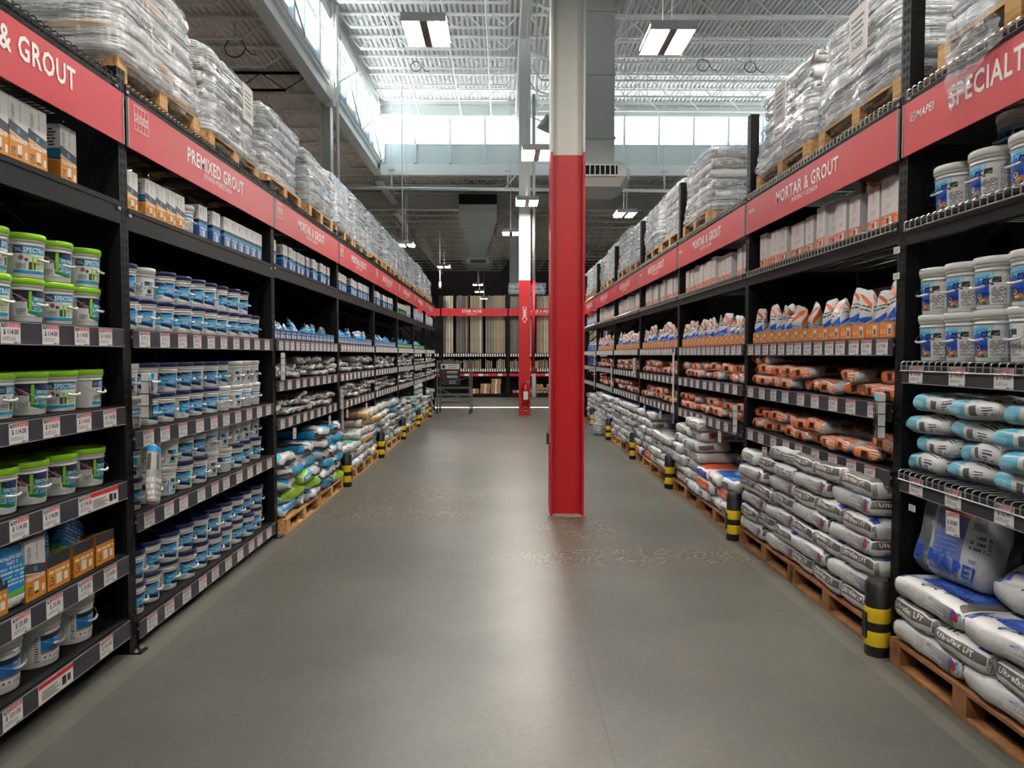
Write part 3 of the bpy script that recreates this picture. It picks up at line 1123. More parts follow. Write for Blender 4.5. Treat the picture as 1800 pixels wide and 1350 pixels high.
def wide_tag():
    global WIDE
    if WIDE is None:
        q = MB()
        q.box((0, -.0025, 0), (.25, 0, .088), 'paper', skip='B')
        q.box((0, -.0032, .068), (.25, -.0025, .088), 'signred', skip='B')
        for i in range(5):
            q.box((.02, -.0032, .012 + i * .009), (.02 + (.12, .10, .13, .09, .11)[i], -.0025, .015 + i * .009), 'tagblack', skip='B')
        q.box((.165, -.0032, .016), (.195, -.0025, .056), 'tagblack', skip='B')
        q.box((.205, -.0032, .020), (.228, -.0025, .052), 'strip', skip='B')
        WIDE = q.mesh('info_tag')
    return WIDE


def upright_mesh(h, side):
    q = MB()
    for y0 in (0.0, 0.98):
        q.box((-.042, y0, 0), (.042, y0 + .075, h), 'black')
        n = int(h / .05)
        for i in range(n):
            z = .06 + i * .05
            if y0 == 0:
                for x in (-.022, .012):
                    q.box((x, -.0012, z), (x + .012, 0, z + .026), 'dark', skip='B')
            for sx in (-1, 1):
                x = sx * .0432
                for yy in (.014, .05):
                    V = [(x, y0 + yy, z), (x, y0 + yy + .011, z), (x, y0 + yy + .011, z + .02), (x, y0 + yy, z + .02)]
                    q.add(V, [(0, 1, 2, 3)], 'dark')
    z = .15
    i = 0
    while z + .9 < h:
        q.beam((0, .06, z), (0, 1.0, z), .035, .035, 'black')
        q.beam((0, .06, z), (0, 1.0, z + .85), .03, .03, 'black')
        z += .88
    return q.mesh('upright_frame')


UPM = {'L': upright_mesh(3.19, 'L'), 'R': upright_mesh(3.74, 'R')}
q = MB()
q.box((-.004, .08, .02), (.004, .97, 2.95), 'black')
for i in range(56):
    for j in range(7):
        z = .1 + i * .05
        y = .14 + j * .12
        for x in (-.0046, .0046):
            q.add([(x, y, z), (x, y + .035, z), (x, y + .035, z + .012), (x, y, z + .012)], [(0, 1, 2, 3)], 'dark')
SIDEP = q.mesh('side_panel')
q = MB(); q.box((-.042, -.06, 0), (.042, .12, .008), 'black')
for sx in (-.028, .028):
    q.lathe([(.012, .008), (.012, .022)], 8, 'chrome', c=(sx, -.03))
FOOT = q.mesh('foot_plate')


def wire_deck(W, key, pitch=.05, drop=.045):
    q = MB()
    x = .06
    while x < W - .05:
        q.tube([(x, 1.0, .004), (x, -.012, .004), (x, -.022, -.004), (x, -.022, -drop)], .0035, key, 4)
        x += pitch
    for y in (-.022, .12, .3, .48, .66, .84, 1.0):
        z = -drop if y < 0 else -.003
        q.tube([(.05, y, z), (W - .05, y, z)], .004, key, 4)
    return q.mesh('wire_deck')


LEV = {
    ('L', 0): [(.203, 's', 7, '$ 101.00'), (.563, 's', 10, '$ 20.80'), (.972, 's', 10, '$ 114.00'), (1.377, 's', 10, '$ 114.00'), (1.796, 's', 10, '$ 114.00'), (2.48, 'p', 0, ''), (3.13, 'wb', 0, '')],
    ('L', 1): [(.155, 's', 10, '$ 37.13'), (.759, 's', 10, '$ 37.13'), (1.229, 's', 10, '$ 37.13'), (1.794, 's', 10, '$ 37.13'), (2.46, 'p', 0, ''), (3.13, 'wb', 0, '')],
    ('L', 2): [(1.067, 's', 9, '$ 20.97'), (1.42, 's', 9, '$ 20.97'), (1.794, 's', 13, '$ 19.94'), (2.476, 'p', 0, ''), (3.13, 'wb', 0, '')],
    ('R', 0): [(1.036, 'ws', 7, '$ 32.99'), (1.617, 'ws', 7, '$ 118.00'), (2.36, 'w', 0, ''), (3.05, 'w', 0, '')],
    ('R', 1): [(1.015, 's', 9, '$ 20.97'), (1.386, 's', 9, '$ 20.97'), (1.75, 's', 14, '$ 19.94'), (2.38, 'w', 0, ''), (3.05, 'w', 0, '')],
}
YS = {'L': LY, 'R': RY}
wires = {}
BAYDESC = {('L', 0): 'black storage rack bay under the SPECIALTY sign, lime-lid bucket side', ('L', 1): 'black storage rack bay under the PREMIXED GROUT sign',
           ('R', 0): 'black storage rack bay under the SPECIALTY sign, epoxy bucket side'}


def bay_origin(side, i):
    ys = YS[side]
    s0, s1 = ys[i], ys[i + 1]
    return (s0 if side == 'L' else s1), s1 - s0


def rack_bay(side, i):
    so, W = bay_origin(side, i)
    root = link('storage_rack', None, None, PL(side, so, 0, 0), RZ[side])
    lab = BAYDESC.get((side, i), 'black storage rack, %s, %s bay from the camera' % (SIDE[side], ORD[i + 1]))
    tag(root, lab, 'rack', 'storage rack bays')
    xu = W if side == 'L' else 0.0
    link('upright_frame', UPM[side], root, (xu, 0, 0))
    link('foot_plate', FOOT, root, (xu, 0, 0))
    if i <= 2:
        link('side_panel', SIDEP, root, (xu, 0, 0))
    if i == 0:
        link('upright_frame', UPM[side], root, (W - xu, 0, 0))
    q = MB(); q.box((.05, 1.04, .05), (W - .05, 1.05, 2.9), 'dark')  # near-black sheet added for the shade deep in the shelves
    link('shade_sheet', q.mesh('shade_sheet'), root)
    for (z, kind, nt, price) in LEV[(side, min(i, 2 if side == 'L' else 1))]:
        top = z > 3.0
        q = MB()
        bh = .075 if 's' in kind else .105
        if kind in ('ws',):
            q.box((.042, .0, z - .12), (W - .042, .045, z - .02), 'black')
        else:
            q.box((.042, .0, z - bh - .02), (W - .042, .045, z - .012), 'black')
            q.box((.042, -.004, z - .03), (W - .042, .0, z - .012), 'black')
        for xx in (.055, W - .055):
            for zz in (z - .045,):
                q.box((xx - .012, -.008, zz - .008), (xx + .012, -.002, zz + .008), 'chrome')
        q.box((.042, .99, z - .09), (W - .042, 1.03, z - .012), 'black')
        link('beam', q.mesh('beam'), root)
        if kind[0] == 'w':
            key = 'wireblack' if kind == 'wb' else 'wirewhite'
            if (round(W, 2), key) not in wires:
                wires[(round(W, 2), key)] = wire_deck(W, key)
            link('wire_deck', wires[(round(W, 2), key)], root, (0, 0, z - .006))
        else:
            q = MB(); q.box((.045, .002, z - .012), (W - .045, 1.03, z - .002), 'deckblack')
            link('deck', q.mesh('deck'), root)
        if nt:
            q = MB()
            zt, zb = (z - .022, z - .118) if kind == 'ws' else (z - .006, z - .104)
            key = 'stripdark' if side == 'R' and i == 0 else 'strip'
            q.box((.05, -.012, zb), (W - .05, -.004, zt), key)
            q.box((.05, -.0135, zt - .004), (W - .05, -.012, zt), 'lip')
            q.box((.05, -.0135, zb), (W - .05, -.012, zb + .004), 'lip')
            if i >= 4:
                pitch = (W - .2) / nt
                for k_ in range(nt):
                    x = .1 + pitch * k_
                    q.box((x, -.0145, zb + .006), (x + min(.118, pitch * .8), -.0135, zt - .006), 'paper', skip='B')
            st = link('price_strip', q.mesh('price_strip'), root)
            if i < 4:
                pitch = (W - .16) / nt
                rr = random.Random(i * 31 + int(z * 100))
                for k_ in range(nt):
                    x = .09 + pitch * (k_ + rr.uniform(-.08, .08) + .1)
                    if side == 'L' and i == 0 and z in (.203, .972) and k_ == nt - (2 if z == .203 else 1):
                        link('info_tag', wide_tag(), st, (x - .13, -.013, zb + .005))
                        continue
                    link('price_tag', tag_mesh(price if i < 3 else ''), st, (x, -.013, zb + .005))
    return root


def sign(side, i):
    so, W = bay_origin(side, i)
    z0, z1 = (2.78, 3.05) if side == 'L' else (2.70, 2.975)
    q = MB(); q.box((.03, -.022, z0), (W - .03, -.014, z1), 'signred')
    q.box((.02, -.024, z0), (.03, -.012, z1), 'lip'); q.box((W - .03, -.024, z0), (W - .02, -.012, z1), 'lip')
    board = q.mesh('board')
    big, small = ('MORTAR & GROUT', 'MORTERO Y LECHADA')
    if i == 0:
        big, small = ('SPECIALTY MORTAR & GROUT', 'MORTERO Y LECHADA ESPECIAL')
    elif i == 1 and side == 'L':
        big, small = ('PREMIXED GROUT', 'LECHADA PREMEZCLADA')
    q = MB()
    hh = .092 if i else .100
    cx = W / 2 - (.0 if i else .03)
    if i == 0 and side == 'R':
        cx = W * .50 + .0
    q.text(big, lambda x, y: (cx + x, -.0235, (z0 + z1) / 2 - .012 + y), 'white', h=hh, cond=.84 if i else .77, bold=.045)
    q.text(small, lambda x, y: (cx + x, -.0235, (z0 + z1) / 2 - .062 + y), 'white', h=.033, cond=.86, bold=.02)
    let = q.mesh('lettering')
    q = MB()
    zc = (z0 + z1) / 2 + .04
    if side == 'L':
        x0, w, h = .09, .15, .13
        zb = zc - h / 2 + .01
        for k_ in range(4):
            zz = zb + h * (0, .36, .64, 1)[k_]
            q.box((x0, -.0235, zz - .002), (x0 + w, -.0225, zz + .002), 'white')
        for x in (x0, x0 + w):
            q.box((x - .002, -.0235, zb), (x + .002, -.0225, zb + h), 'white')
        for k_ in range(1, 4):
            x = x0 + w * k_ / 4
            q.box((x - .0015, -.0235, zb), (x + .0015, -.0225, zb + h * .36), 'white')
            q.box((x - .0015, -.0235, zb + h * .64), (x + .0015, -.0225, zb + h), 'white')
        q.text('LATICRETE', lambda x, y: (x0 + w / 2 + x, -.0235, zb + h * .41 + y), 'white', h=.024, cond=.8, bold=.01, maxw=w * .9)
    else:
        sl = .25
        hm = .038 if i == 0 else .026
        x0 = .10
        zb = zc - .01
        q.text('MAPEI', lambda x, y: (x0 + hm * 1.3 + x + y * sl, -.0235, zb + y), 'white', h=hm, cond=.95, bold=.04, align='L')
        for a_, b_ in (((0, 0), (hm, 0)), ((hm, 0), (hm * 1.1, hm)), ((hm * 1.1, hm), (hm * .1, hm)), ((hm * .1, hm), (0, 0)), ((hm * .3, hm * .2), (hm * .5, hm * .8)), ((hm * .5, hm * .8), (hm * .8, hm * .3))):
            q.beam((x0 + a_[0], -.0235, zb + a_[1]), (x0 + b_[0], -.0235, zb + b_[1]), hm * .11, .001, 'white', up=Vector((0, 1, 0)))
    lg = q.mesh('logo')
    txt = {('L', 0): 'red SPECIALTY MORTAR & GROUT sign, cut by the picture edge, lime-lid bucket side', ('L', 1): 'red PREMIXED GROUT sign board on the rack',
           ('R', 0): 'red SPECIALTY sign with hanging plastic film, epoxy bucket side'}.get((side, i), 'red MORTAR & GROUT sign, %s, %s bay' % (SIDE[side], ORD[i + 1]))
    make('aisle_sign', [('board', board), ('lettering', let), ('logo', lg)], txt, 'sign', 'red aisle signs', PL(side, so, 0, 0), RZ[side])


for side, n in (('L', NL), ('R', NR)):
    for i in range(n):
        rack_bay(side, i)
        sign(side, i)

# yellow and black post guards
q = MB()
q.lathe([(.062, 0), (.065, .01), (.065, .40), (.05, .42)], 14, 'rubber')
for z in (.06, .19):
    q.lathe([(.067, z), (.069, z + .01), (.069, z + .07), (.067, z + .08)], 14, 'yellow')
q.box((-.02, -.074, .10), (.02, -.06, .24), 'rubber')
GUARD = q.mesh('post_guard')
for side, rng in (('L', range(3, 8)), ('R', range(1, 8))):
    for i in rng:
        s = YS[side][i]
        make('post_guard', GUARD, 'yellow banded black rack post guard, %s, %s post' % (SIDE[side], ORD[i + 1]), 'post guard', 'rack post guards', PL(side, s, -.09, 0), RZ[side])

# ================================================================== products
# ---- buckets
def bucket_set(D, Hh, lid, style):
    r = D / 2
    q = MB()
    zb = Hh * .86
    q.lathe([(r * .0, .0), (r * .86, .0), (r * .88, .006), (r * .95, zb * .80), (r * .955, zb * .84), (r * 1.0, zb * .85), (r * 1.0, zb * .865),
             (r * .955, zb * .875), (r * .96, zb * .93), (r * 1.0, zb * .94), (r * 1.0, zb)], 28, 'plastwhite', cap=False)
    body = q.mesh('body')
    q = MB()
    q.lathe([(r * 1.0, zb - .002), (r * 1.035, zb + .001), (r * 1.04, Hh - .006), (r * 1.01, Hh), (r * .92, Hh), (r * .90, Hh - .006), (0, Hh - .006)], 28, lid, cap=False)
    lidm = q.mesh('lid')
    # bail handle hanging down on the aisle side
    hz = zb * .90
    pts = []
    for t in range(13):
        a = pi * t / 12
        pts.append((cos(a) * (r * 1.03), -sin(a) * (r * 1.13), hz - sin(a) * r * .75))
    q = MB(); q.tube(pts, .0016, 'wirewhite', 5)
    for s in (-1, 1):
        q.tube([(s * r * .98, 0, hz), (s * r * 1.06, 0, hz)], .009, 'plastwhite', 8)
    wire = q.mesh('handle')
    q = MB()
    g = [(cos(a) * (r * 1.03), -sin(a) * (r * 1.13), hz - sin(a) * r * .75) for a in (pi * .5 - .40, pi * .5 - .2, pi * .5, pi * .5 + .2, pi * .5 + .40)]
    q.tube(g, .0065, 'plastwhite', 7)
    grip = q.mesh('grip')

    def lab(a0, a1, v0, v1, m, texts=()):
        """label wrapped on the bucket wall between angles (degrees, 0 = towards the aisle, + = to the viewer's right)"""
        qq = MB()
        rad = lambda z: r * (.88 + .07 * z / (zb * .8)) + .0012

        def fn(u, v, off=0.0):
            a = radians(a0 + (a1 - a0) * u)
            z = v0 + (v1 - v0) * v
            rr_ = rad(z) + off
            return (sin(a) * rr_, -cos(a) * rr_, z)
        qq.grid(10, 2, lambda u, v: fn(u, v), m)
        wl = radians(a1 - a0) * r * .93
        hl = v1 - v0
        for (s, u, v, h, cond, key, bold, slope) in texts:
            qq.text(s, lambda x, y: fn(u + x / wl, v + y / hl + x * slope, .0009), key, h=h, cond=cond, bold=bold, align='L')
        return qq.mesh('label')
    return body, lidm, wire, grip, lab


LBL = {}
LBL['green1'] = label_mat('label_lime_dark', (225, 228, 226), [
    ('s', 0, .30, 1, 1, (22, 28, 38), 0), ('s', .38, .0, 1, .72, (18, 120, 60), .35), ('s', .46, .12, 1, .72, (20, 140, 170), .3), ('p', .5, .2, .97, .55, (225, 240, 245), 5),
    ('r', 0, .0, .36, .55, (214, 216, 214)), ('p', .05, .05, .32, .3, (60, 60, 62), 6), ('c', .16, .72, .10, (120, 60, 90), 1.2), ('c', .26, .60, .08, (150, 90, 110), 1.2), ('r', .62, .80, .95, .97, (30, 60, 110))])
LBL['green2'] = label_mat('label_lime_light', (214, 226, 196), [
    ('r', 0, .72, 1, 1, (24, 150, 200)), ('r', 0, .72, .24, 1, (22, 32, 60)), ('r', .03, .78, .21, .94, (90, 130, 160)), ('r', 0, .0, 1, .11, (24, 150, 200)),
    ('r', .0, .12, .45, .70, (206, 210, 206)), ('c', .2, .56, .09, (150, 80, 120), 1.3), ('c', .34, .5, .07, (110, 60, 60), 1.3), ('r', .4, .14, .62, .42, (70, 72, 76)), ('p', .65, .16, .96, .66, (120, 150, 90), 8), ('p', .04, .15, .34, .38, (40, 40, 42), 7)])
LBL['navyfront'] = label_mat('label_cyan', (24, 150, 208), [
    ('s', 0, 0.0, 1, .22, (222, 224, 224), 0), ('s', .35, .10, 1.0, .30, (22, 34, 70), .25), ('s', 0, .86, 1, 1.2, (20, 28, 60), -.2), ('p', .12, .40, .9, .52, (200, 232, 245), 2), ('p', .04, .02, .3, .16, (60, 60, 60), 3)])
LBL['whiteback'] = label_mat('label_back', (224, 224, 222), [
    ('p', .05, .1, .5, .8, (90, 90, 92), 9), ('r', .58, .62, .98, .86, (30, 50, 90)), ('r', .78, .62, .98, .86, (40, 150, 200)), ('r', .62, .06, .98, .16, (40, 160, 190)), ('r', .7, .2, .9, .42, (60, 60, 62)), ('p', .55, .44, .95, .58, (120, 120, 122), 3)])
LBL['whitecyan'] = label_mat('label_band', (226, 226, 224), [
    ('r', .0, .62, 1, .92, (32, 140, 195)), ('r', 0, .62, .25, .92, (24, 40, 80)), ('p', .3, .68, .95, .86, (225, 240, 245), 1), ('p', .05, .08, .95, .5, (110, 112, 114), 7), ('r', .0, .02, 1, .06, (32, 140, 195))])
LBL['ig'] = label_mat('label_two_part', (232, 230, 226), [
    ('r', .0, .32, 1, .80, (20, 120, 196)), ('s', .0, .80, 1, 1.0, (20, 24, 44), 0), ('r', .0, .26, 1, .33, (190, 120, 60)), ('p', .42, .52, .95, .64, (190, 220, 240), 2), ('r', .7, .84, .95, .98, (30, 70, 130)),
    ('c', .12, .12, .045, (30, 60, 120), 1.6), ('c', .28, .12, .045, (30, 110, 180), 1.6), ('p', .4, .04, .95, .2, (90, 90, 92), 3)])
LBL['igside'] = label_mat('label_icons', (228, 228, 226), [('p', .2, 0, .9, 1, (70, 72, 74), 10)])
LBL['epoxy'] = label_mat('label_epoxy', (226, 226, 224), [
    ('r', 0, 0, .36, 1, (30, 84, 190)), ('s', 0, .90, .36, 1.2, (120, 190, 230), 0), ('c', .21, .12, .10, (228, 178, 60), 1.7), ('c', .30, .16, .07, (214, 96, 50), 1.7), ('c', .34, .07, .06, (90, 150, 60), 1.7), ('c', .1, .04, .07, (230, 200, 90), 1.7),
    ('c', .17, .29, .135, (14, 14, 16), 1.9), ('c', .17, .29, .10, (235, 235, 235), 1.9), ('r', .145, .23, .195, .35, (20, 20, 22)),
    ('r', .41, .68, .54, .86, (62, 60, 60)), ('p', .40, .05, .62, .55, (80, 82, 84), 12), ('p', .65, .04, .97, .95, (120, 124, 124), 20)])
LBL['epoxyside'] = label_mat('label_epoxy_side', (226, 226, 224), [('p', .1, .04, .9, .95, (90, 92, 94), 13)])

gb = bucket_set(.20, .198, 'lidgreen', 0)
nb = bucket_set(.195, .187, 'lidnavy', 0)
wb_ = bucket_set(.195, .187, 'lidwhite', 0)
ig = bucket_set(.215, .235, 'lidwhite', 0)
eb = bucket_set(.235, .240, 'lidwhite', 0)
lab_g1 = gb[4](-70, 22, .028, .145, LBL['green1'], [('1', .40, .22, .085, .7, 'lidgreen', .05, 0), ('SPECTRALOCK', .55, .60, .014, .7, 'white', .04, 0)])
lab_g2 = gb[4](-75, 15, .020, .140, LBL['green2'], [('SPECTRALOCK 1', .26, .78, .021, .72, 'white', .05, 0), ('1', .5, .16, .055, .7, 'lidgreen', .05, 0)])
lab_g3 = gb[4](-28, 62, .020, .140, LBL['green2'], [('SPECTRALOCK 1', .26, .78, .021, .72, 'white', .05, 0), ('1', .5, .16, .055, .7, 'lidgreen', .05, 0)])
lab_nf = nb[4](-88, -2, .018, .120, LBL['navyfront'], [('READY-TO-USE', .22, .60, .012, .85, 'white', .03, 0), ('GROUT', .48, .48, .012, .85, 'white', .03, 0)])
lab_nf2 = nb[4](-62, 26, .018, .120, LBL['navyfront'], [('READY-TO-USE', .22, .60, .012, .85, 'white', .03, 0), ('GROUT', .48, .48, .012, .85, 'white', .03, 0)])
lab_wb = wb_[4](-90, 5, .015, .120, LBL['whiteback'])
lab_wc = wb_[4](-75, 15, .015, .125, LBL['whitecyan'], [('READY-TO-USE', .3, .70, .013, .85, 'white', .03, 0)])
lab_ig = ig[4](-46, 40, .03, .150, LBL['ig'], [('SPECTRALOCK', .40, .70, .012, .8, 'white', .03, 0), ('2000 IG', .62, .60, .011, .8, 'white', .03, 0)])
lab_igs = ig[4](-64, -49, .03, .150, LBL['igside'])
tx = [('kerapoxy', .015, .70, .034, .60, 'cyanink', .05, 1.6), ('MAPEI', .02, .91, .008, .9, 'white', .05, 0), ('CQ', .24, .62, .028, .9, 'blackink', .06, .6), ('NEW FLUID!', .04, .04, .010, .8, 'blackink', .05, 0)]
lab_e1 = eb[4](-34, 111, .022, .165, LBL['epoxy'], tx)
lab_e2 = eb[4](-28, 117, .022, .165, LBL['epoxy'], tx)
lab_e3 = eb[4](-75, 70, .022, .165, LBL['epoxy'], tx)
lab_es = eb[4](-86, -58, .022, .160, LBL['epoxyside'])

BK = {
    'green_a': (gb, [lab_g1], 'lime-lid bucket with dark bird label'), 'green_b': (gb, [lab_g2], 'lime-lid bucket with pale label'), 'green_c': (gb, [lab_g3], 'lime-lid bucket with pale label aside'),
    'navy_a': (nb, [lab_nf], 'navy-lid bucket with cyan label'), 'navy_b': (nb, [lab_nf2], 'navy-lid bucket with cyan label'),
    'white_a': (wb_, [lab_wb], 'white-lid bucket showing its printed back'), 'white_b': (wb_, [lab_wc], 'white-lid bucket with narrow cyan band'),
    'ig': (ig, [lab_ig, lab_igs], 'large white bucket with blue and tan label'),
    'ep_a': (eb, [lab_e1], 'white epoxy bucket'), 'ep_b': (eb, [lab_e2, lab_es], 'white epoxy bucket'), 'ep_c': (eb, [lab_e3], 'white epoxy bucket'),
}


def bucket(kind, side, bayi, s, d, z, lab, grp, rot=0.0):
    b_, labs, desc = BK[kind]
    parts = [('body', b_[0]), ('lid', b_[1]), ('handle', b_[2], [('grip', b_[3])])] + [('label', l_) for l_ in labs]
    return make('bucket', parts, '%s, %s %s bay, %s' % (desc, SIDE[side], ORD[bayi + 1], lab), 'bucket', grp, PL(side, s, d, z), RZ[side] + rot)


# bay 0 left: lime lids
for z, nlay, shelf in ((.972, 1, 'third shelf up'), (1.377, 1, 'fourth shelf up'), (1.796, 2, 'fifth shelf up')):
    for row in range(2 if z < 1.0 else 1):
        for k_ in range(5):
            s = 3.72 - .225 * k_
            for L in range(nlay):
                kd = ['green_c', 'green_a', 'green_b', 'green_a', 'green_b'][(k_ + L + (z > 1.3)) % 5] if z > 1 else 'green_a'
                if z == 1.377 and k_ < 4:
                    kd = ['green_c', 'green_b', 'green_a', 'green_c'][k_]
                bucket(kd, 'L', 0, s + R.uniform(-.008, .008), .14 + row * .215 + R.uniform(-.01, .01), z + L * .199 * 1.0,
                       '%s%s%s, %s along' % (shelf, ', upper' if L else '', ' behind' if row else '', ORD[k_ + 1]), 'lime-lid buckets', R.uniform(-.15, .15))
for k_ in range(4):
    bucket('ig', 'L', 0, 3.60 - k_ * .275, .15, .203, 'lowest shelf, %s along' % ORD[k_ + 1], 'large white buckets on the lowest shelf', .05)
# bay 1 left: navy and white lids
for z, nlay, nrow, shelf in ((.155, 2, 2, 'lowest shelf'), (.759, 2, 1, 'second shelf'), (1.229, 2, 1, 'third shelf'), (1.794, 2, 1, 'fourth shelf')):
    for row in range(nrow):
        for k_ in range(10):
            s = 4.09 + .226 * k_
            for L in range(nlay):
                if z == 1.794 and L == 1 and k_ == 9:
                    continue
                pr = {.155: .06, .759: .55, 1.229: .40, 1.794: .16}[z]
                if z == 1.229:
                    pr = .95 if k_ in (0,) or k_ > 5 else .03
                if z == .759:
                    pr = .9 if k_ in (1, 2, 5, 6, 8) else .3
                w = R.random() < pr
                kd = R.choice(['white_a', 'white_b']) if w else R.choice(['navy_a', 'navy_b', 'navy_a'])
                bucket(kd, 'L', 1, s + R.uniform(-.01, .01), .125 + row * .21 + R.uniform(-.01, .015), z + L * .1865,
                       '%s, %s%s, %s from near' % (shelf, 'upper' if L else 'lower', ' behind' if row else '', ORD[k_ + 1]), 'grout buckets under the PREMIXED GROUT sign', R.uniform(-.25, .25))
# bay 0 right: epoxy buckets
for k_ in range(5):
    s = 3.68 - .215 * k_ - (.02 if k_ > 2 else 0)
    for L in range(2):
        kd = [['ep_b', 'ep_a'], ['ep_a', 'ep_b'], ['ep_b', 'ep_b'], ['ep_c', 'ep_a'], ['ep_a', 'ep_a']][k_][L] if L else ['ep_b', 'ep_b', 'ep_b', 'ep_c', 'ep_b'][k_]
        bucket(kd, 'R', 0, s, .145, 1.617 + L * .2395, 'middle wire shelf, %s, %s along' % ('upper' if L else 'lower', ORD[k_ + 1]), 'epoxy buckets')
for k_ in range(4):
    s = 3.60 - .27 * k_
    bucket(['ep_b', 'ep_a', 'ep_b', 'ep_a'][k_], 'R', 0, s, .16, 2.36, 'top wire shelf, front, %s along' % ORD[k_ + 1], 'epoxy buckets')
    bucket('ep_a', 'R', 0, s - .08, .42, 2.36, 'top wire shelf, behind, %s along' % ORD[k_ + 1], 'epoxy buckets')
    if k_ in (0, 1, 2):
        bucket('ep_b', 'R', 0, s - .08, .42, 2.36 + .2395, 'top wire shelf, stacked behind, %s along' % ORD[k_ + 1], 'epoxy buckets')


# ---- cartons
def carton(name, w, dpt, h, m, logo=None):
    q = MB()
    q.box((-w / 2, 0, 0), (w / 2, dpt, h), m, faceuv={'F': (0, 0, 1, 1), 'R': (1, 0, 2, 1), 'B': (2, 0, 3, 1), 'L': (3, 0, 4, 1), 'T': (0, 1.2, 1, 2), '*': (0, 1.2, 1, 2)})
    if logo:
        for (s, x, z, hh, key, cond) in logo:
            q.text(s, lambda a, b_: (x * w + a, -.001, z * h + b_), key, h=hh, cond=cond, bold=.035, maxw=w * .9)
    return q.mesh(name)


def wrap4(items):
    """repeat front-face print on all four sides"""
    out = []
    for it in items:
        for k_ in range(4):
            if it[0] == 'c':
                out.append(('c', it[1] + k_, *it[2:]))
            else:
                out.append((it[0], it[1] + k_, it[2], it[3] + k_, *it[4:]))
    return out


orm = label_mat('carton_orange_print', (222, 220, 216), wrap4([('r', 0, 0, 1, .46, (206, 134, 44)), ('s', 0, .42, 1, .58, (70, 70, 78), .10), ('s', 0, .405, 1, .42, (235, 225, 205), .10)]) + [
    ('r', 3, .42, 4, .58, (24, 112, 160)), ('r', .42, .46, .58, .54, (70, 150, 190)), ('r', .42, .12, .64, .28, (225, 220, 210)), ('r', .42, .08, .64, .13, (90, 70, 40)), ('p', .08, .08, .34, .24, (60, 50, 40), 4), ('r', .8, .08, .93, .2, (225, 215, 200)),
    ('p', .1, .32, .9, .40, (235, 215, 180), 1), ('p', .55, .65, .62, .95, (80, 80, 82), 14), ('p', .1, .62, .3, .9, (120, 120, 122), 7), ('p', 3.3, .62, 3.9, .95, (60, 60, 62), 6), ('p', 3.3, .08, 3.9, .14, (235, 215, 180), 3)], rough=.5)
blm = label_mat('carton_blue_print', (222, 222, 222), wrap4([('r', 0, 0, 1, .38, (30, 72, 132)), ('r', 0, .44, 1, .56, (28, 32, 44)), ('r', 0, .36, 1, .46, (32, 140, 196))]) + [
    ('r', .4, .06, .7, .26, (206, 214, 224)), ('p', .1, .06, .36, .26, (190, 205, 225), 4), ('p', .1, .28, .9, .34, (200, 215, 235), 1), ('p', .5, .62, .6, .96, (70, 70, 72), 14), ('p', .12, .7, .3, .9, (120, 120, 122), 6), ('p', 3.2, .62, 3.9, .95, (80, 80, 82), 6)], rough=.5)
whm = label_mat('carton_white_print', (216, 214, 212), [('r', 0, 0, 1, .27, (226, 104, 40)), ('r', .50, .05, .80, .23, (222, 220, 216)), ('r', .46, .10, .60, .24, (60, 40, 36)), ('p', .1, .08, .4, .2, (240, 200, 170), 3),
      ('c', .5, .80, .10, (214, 90, 80), 1.0), ('c', .5, .80, .082, (216, 214, 212), 1.0), ('s', .44, .78, .56, .82, (214, 90, 80), 1.2), ('p', .3, .4, .7, .5, (222, 140, 130), 4), ('p', .3, .62, .7, .68, (226, 150, 140), 2)], rough=.5)
wbm = label_mat('carton_bluefoot_print', (220, 222, 224), [('r', 0, 0, 1, .3, (60, 110, 190)), ('p', .1, .35, .9, .8, (130, 140, 150), 6)], rough=.5)
grm = label_mat('carton_green_print', (220, 222, 220), wrap4([('r', 0, 0, 1, .42, (24, 104, 60)), ('r', 0, .42, 1, .54, (24, 40, 40))]) + [('r', .3, .08, .7, .3, (210, 220, 210))], rough=.5)
CO = carton('carton', .125, .22, .27, orm, [('SPECTRALOCK', 0, .345, .014, 'white', .8)])
CB = carton('carton', .135, .22, .225, blm, [('PERMACOLOR', 0, .30, .012, 'white', .8)])
CW = carton('carton', .14, .26, .27, whm, [('Keracolor', .0, .21, .012, 'white', .8)])
CW2 = carton('carton', .14, .26, .30, whm)
CBW = carton('carton', .14, .26, .27, wbm)
CG = carton('carton', .135, .22, .22, grm)


def put(name, me, desc, cat, grp, side, bayi, s, d, z, where, rot=0.0, scale=None):
    return make(name, me, '%s, %s %s bay, %s' % (desc, SIDE[side], ORD[bayi + 1], where), cat, grp, PL(side, s, d, z), RZ[side] + rot if not isinstance(rot, tuple) else rot, scale)


# left bay 0 top shelf
for k_, s in enumerate((3.52, 3.26, 3.135, 3.01, 2.885, 2.76)):
    put('carton', CO, 'white and orange grout carton', 'box', 'orange cartons on the top shelf', 'L', 0, s, .03 + (.0 if k_ else .02), 2.48, 'top shelf, %s from its far post' % ORD[k_ + 1], R.uniform(-.02, .02))
put('carton', CB, 'blue carton set back in shade', 'box', 'blue cartons', 'L', 0, 3.76, .45, 2.48, 'top shelf, beside the post')
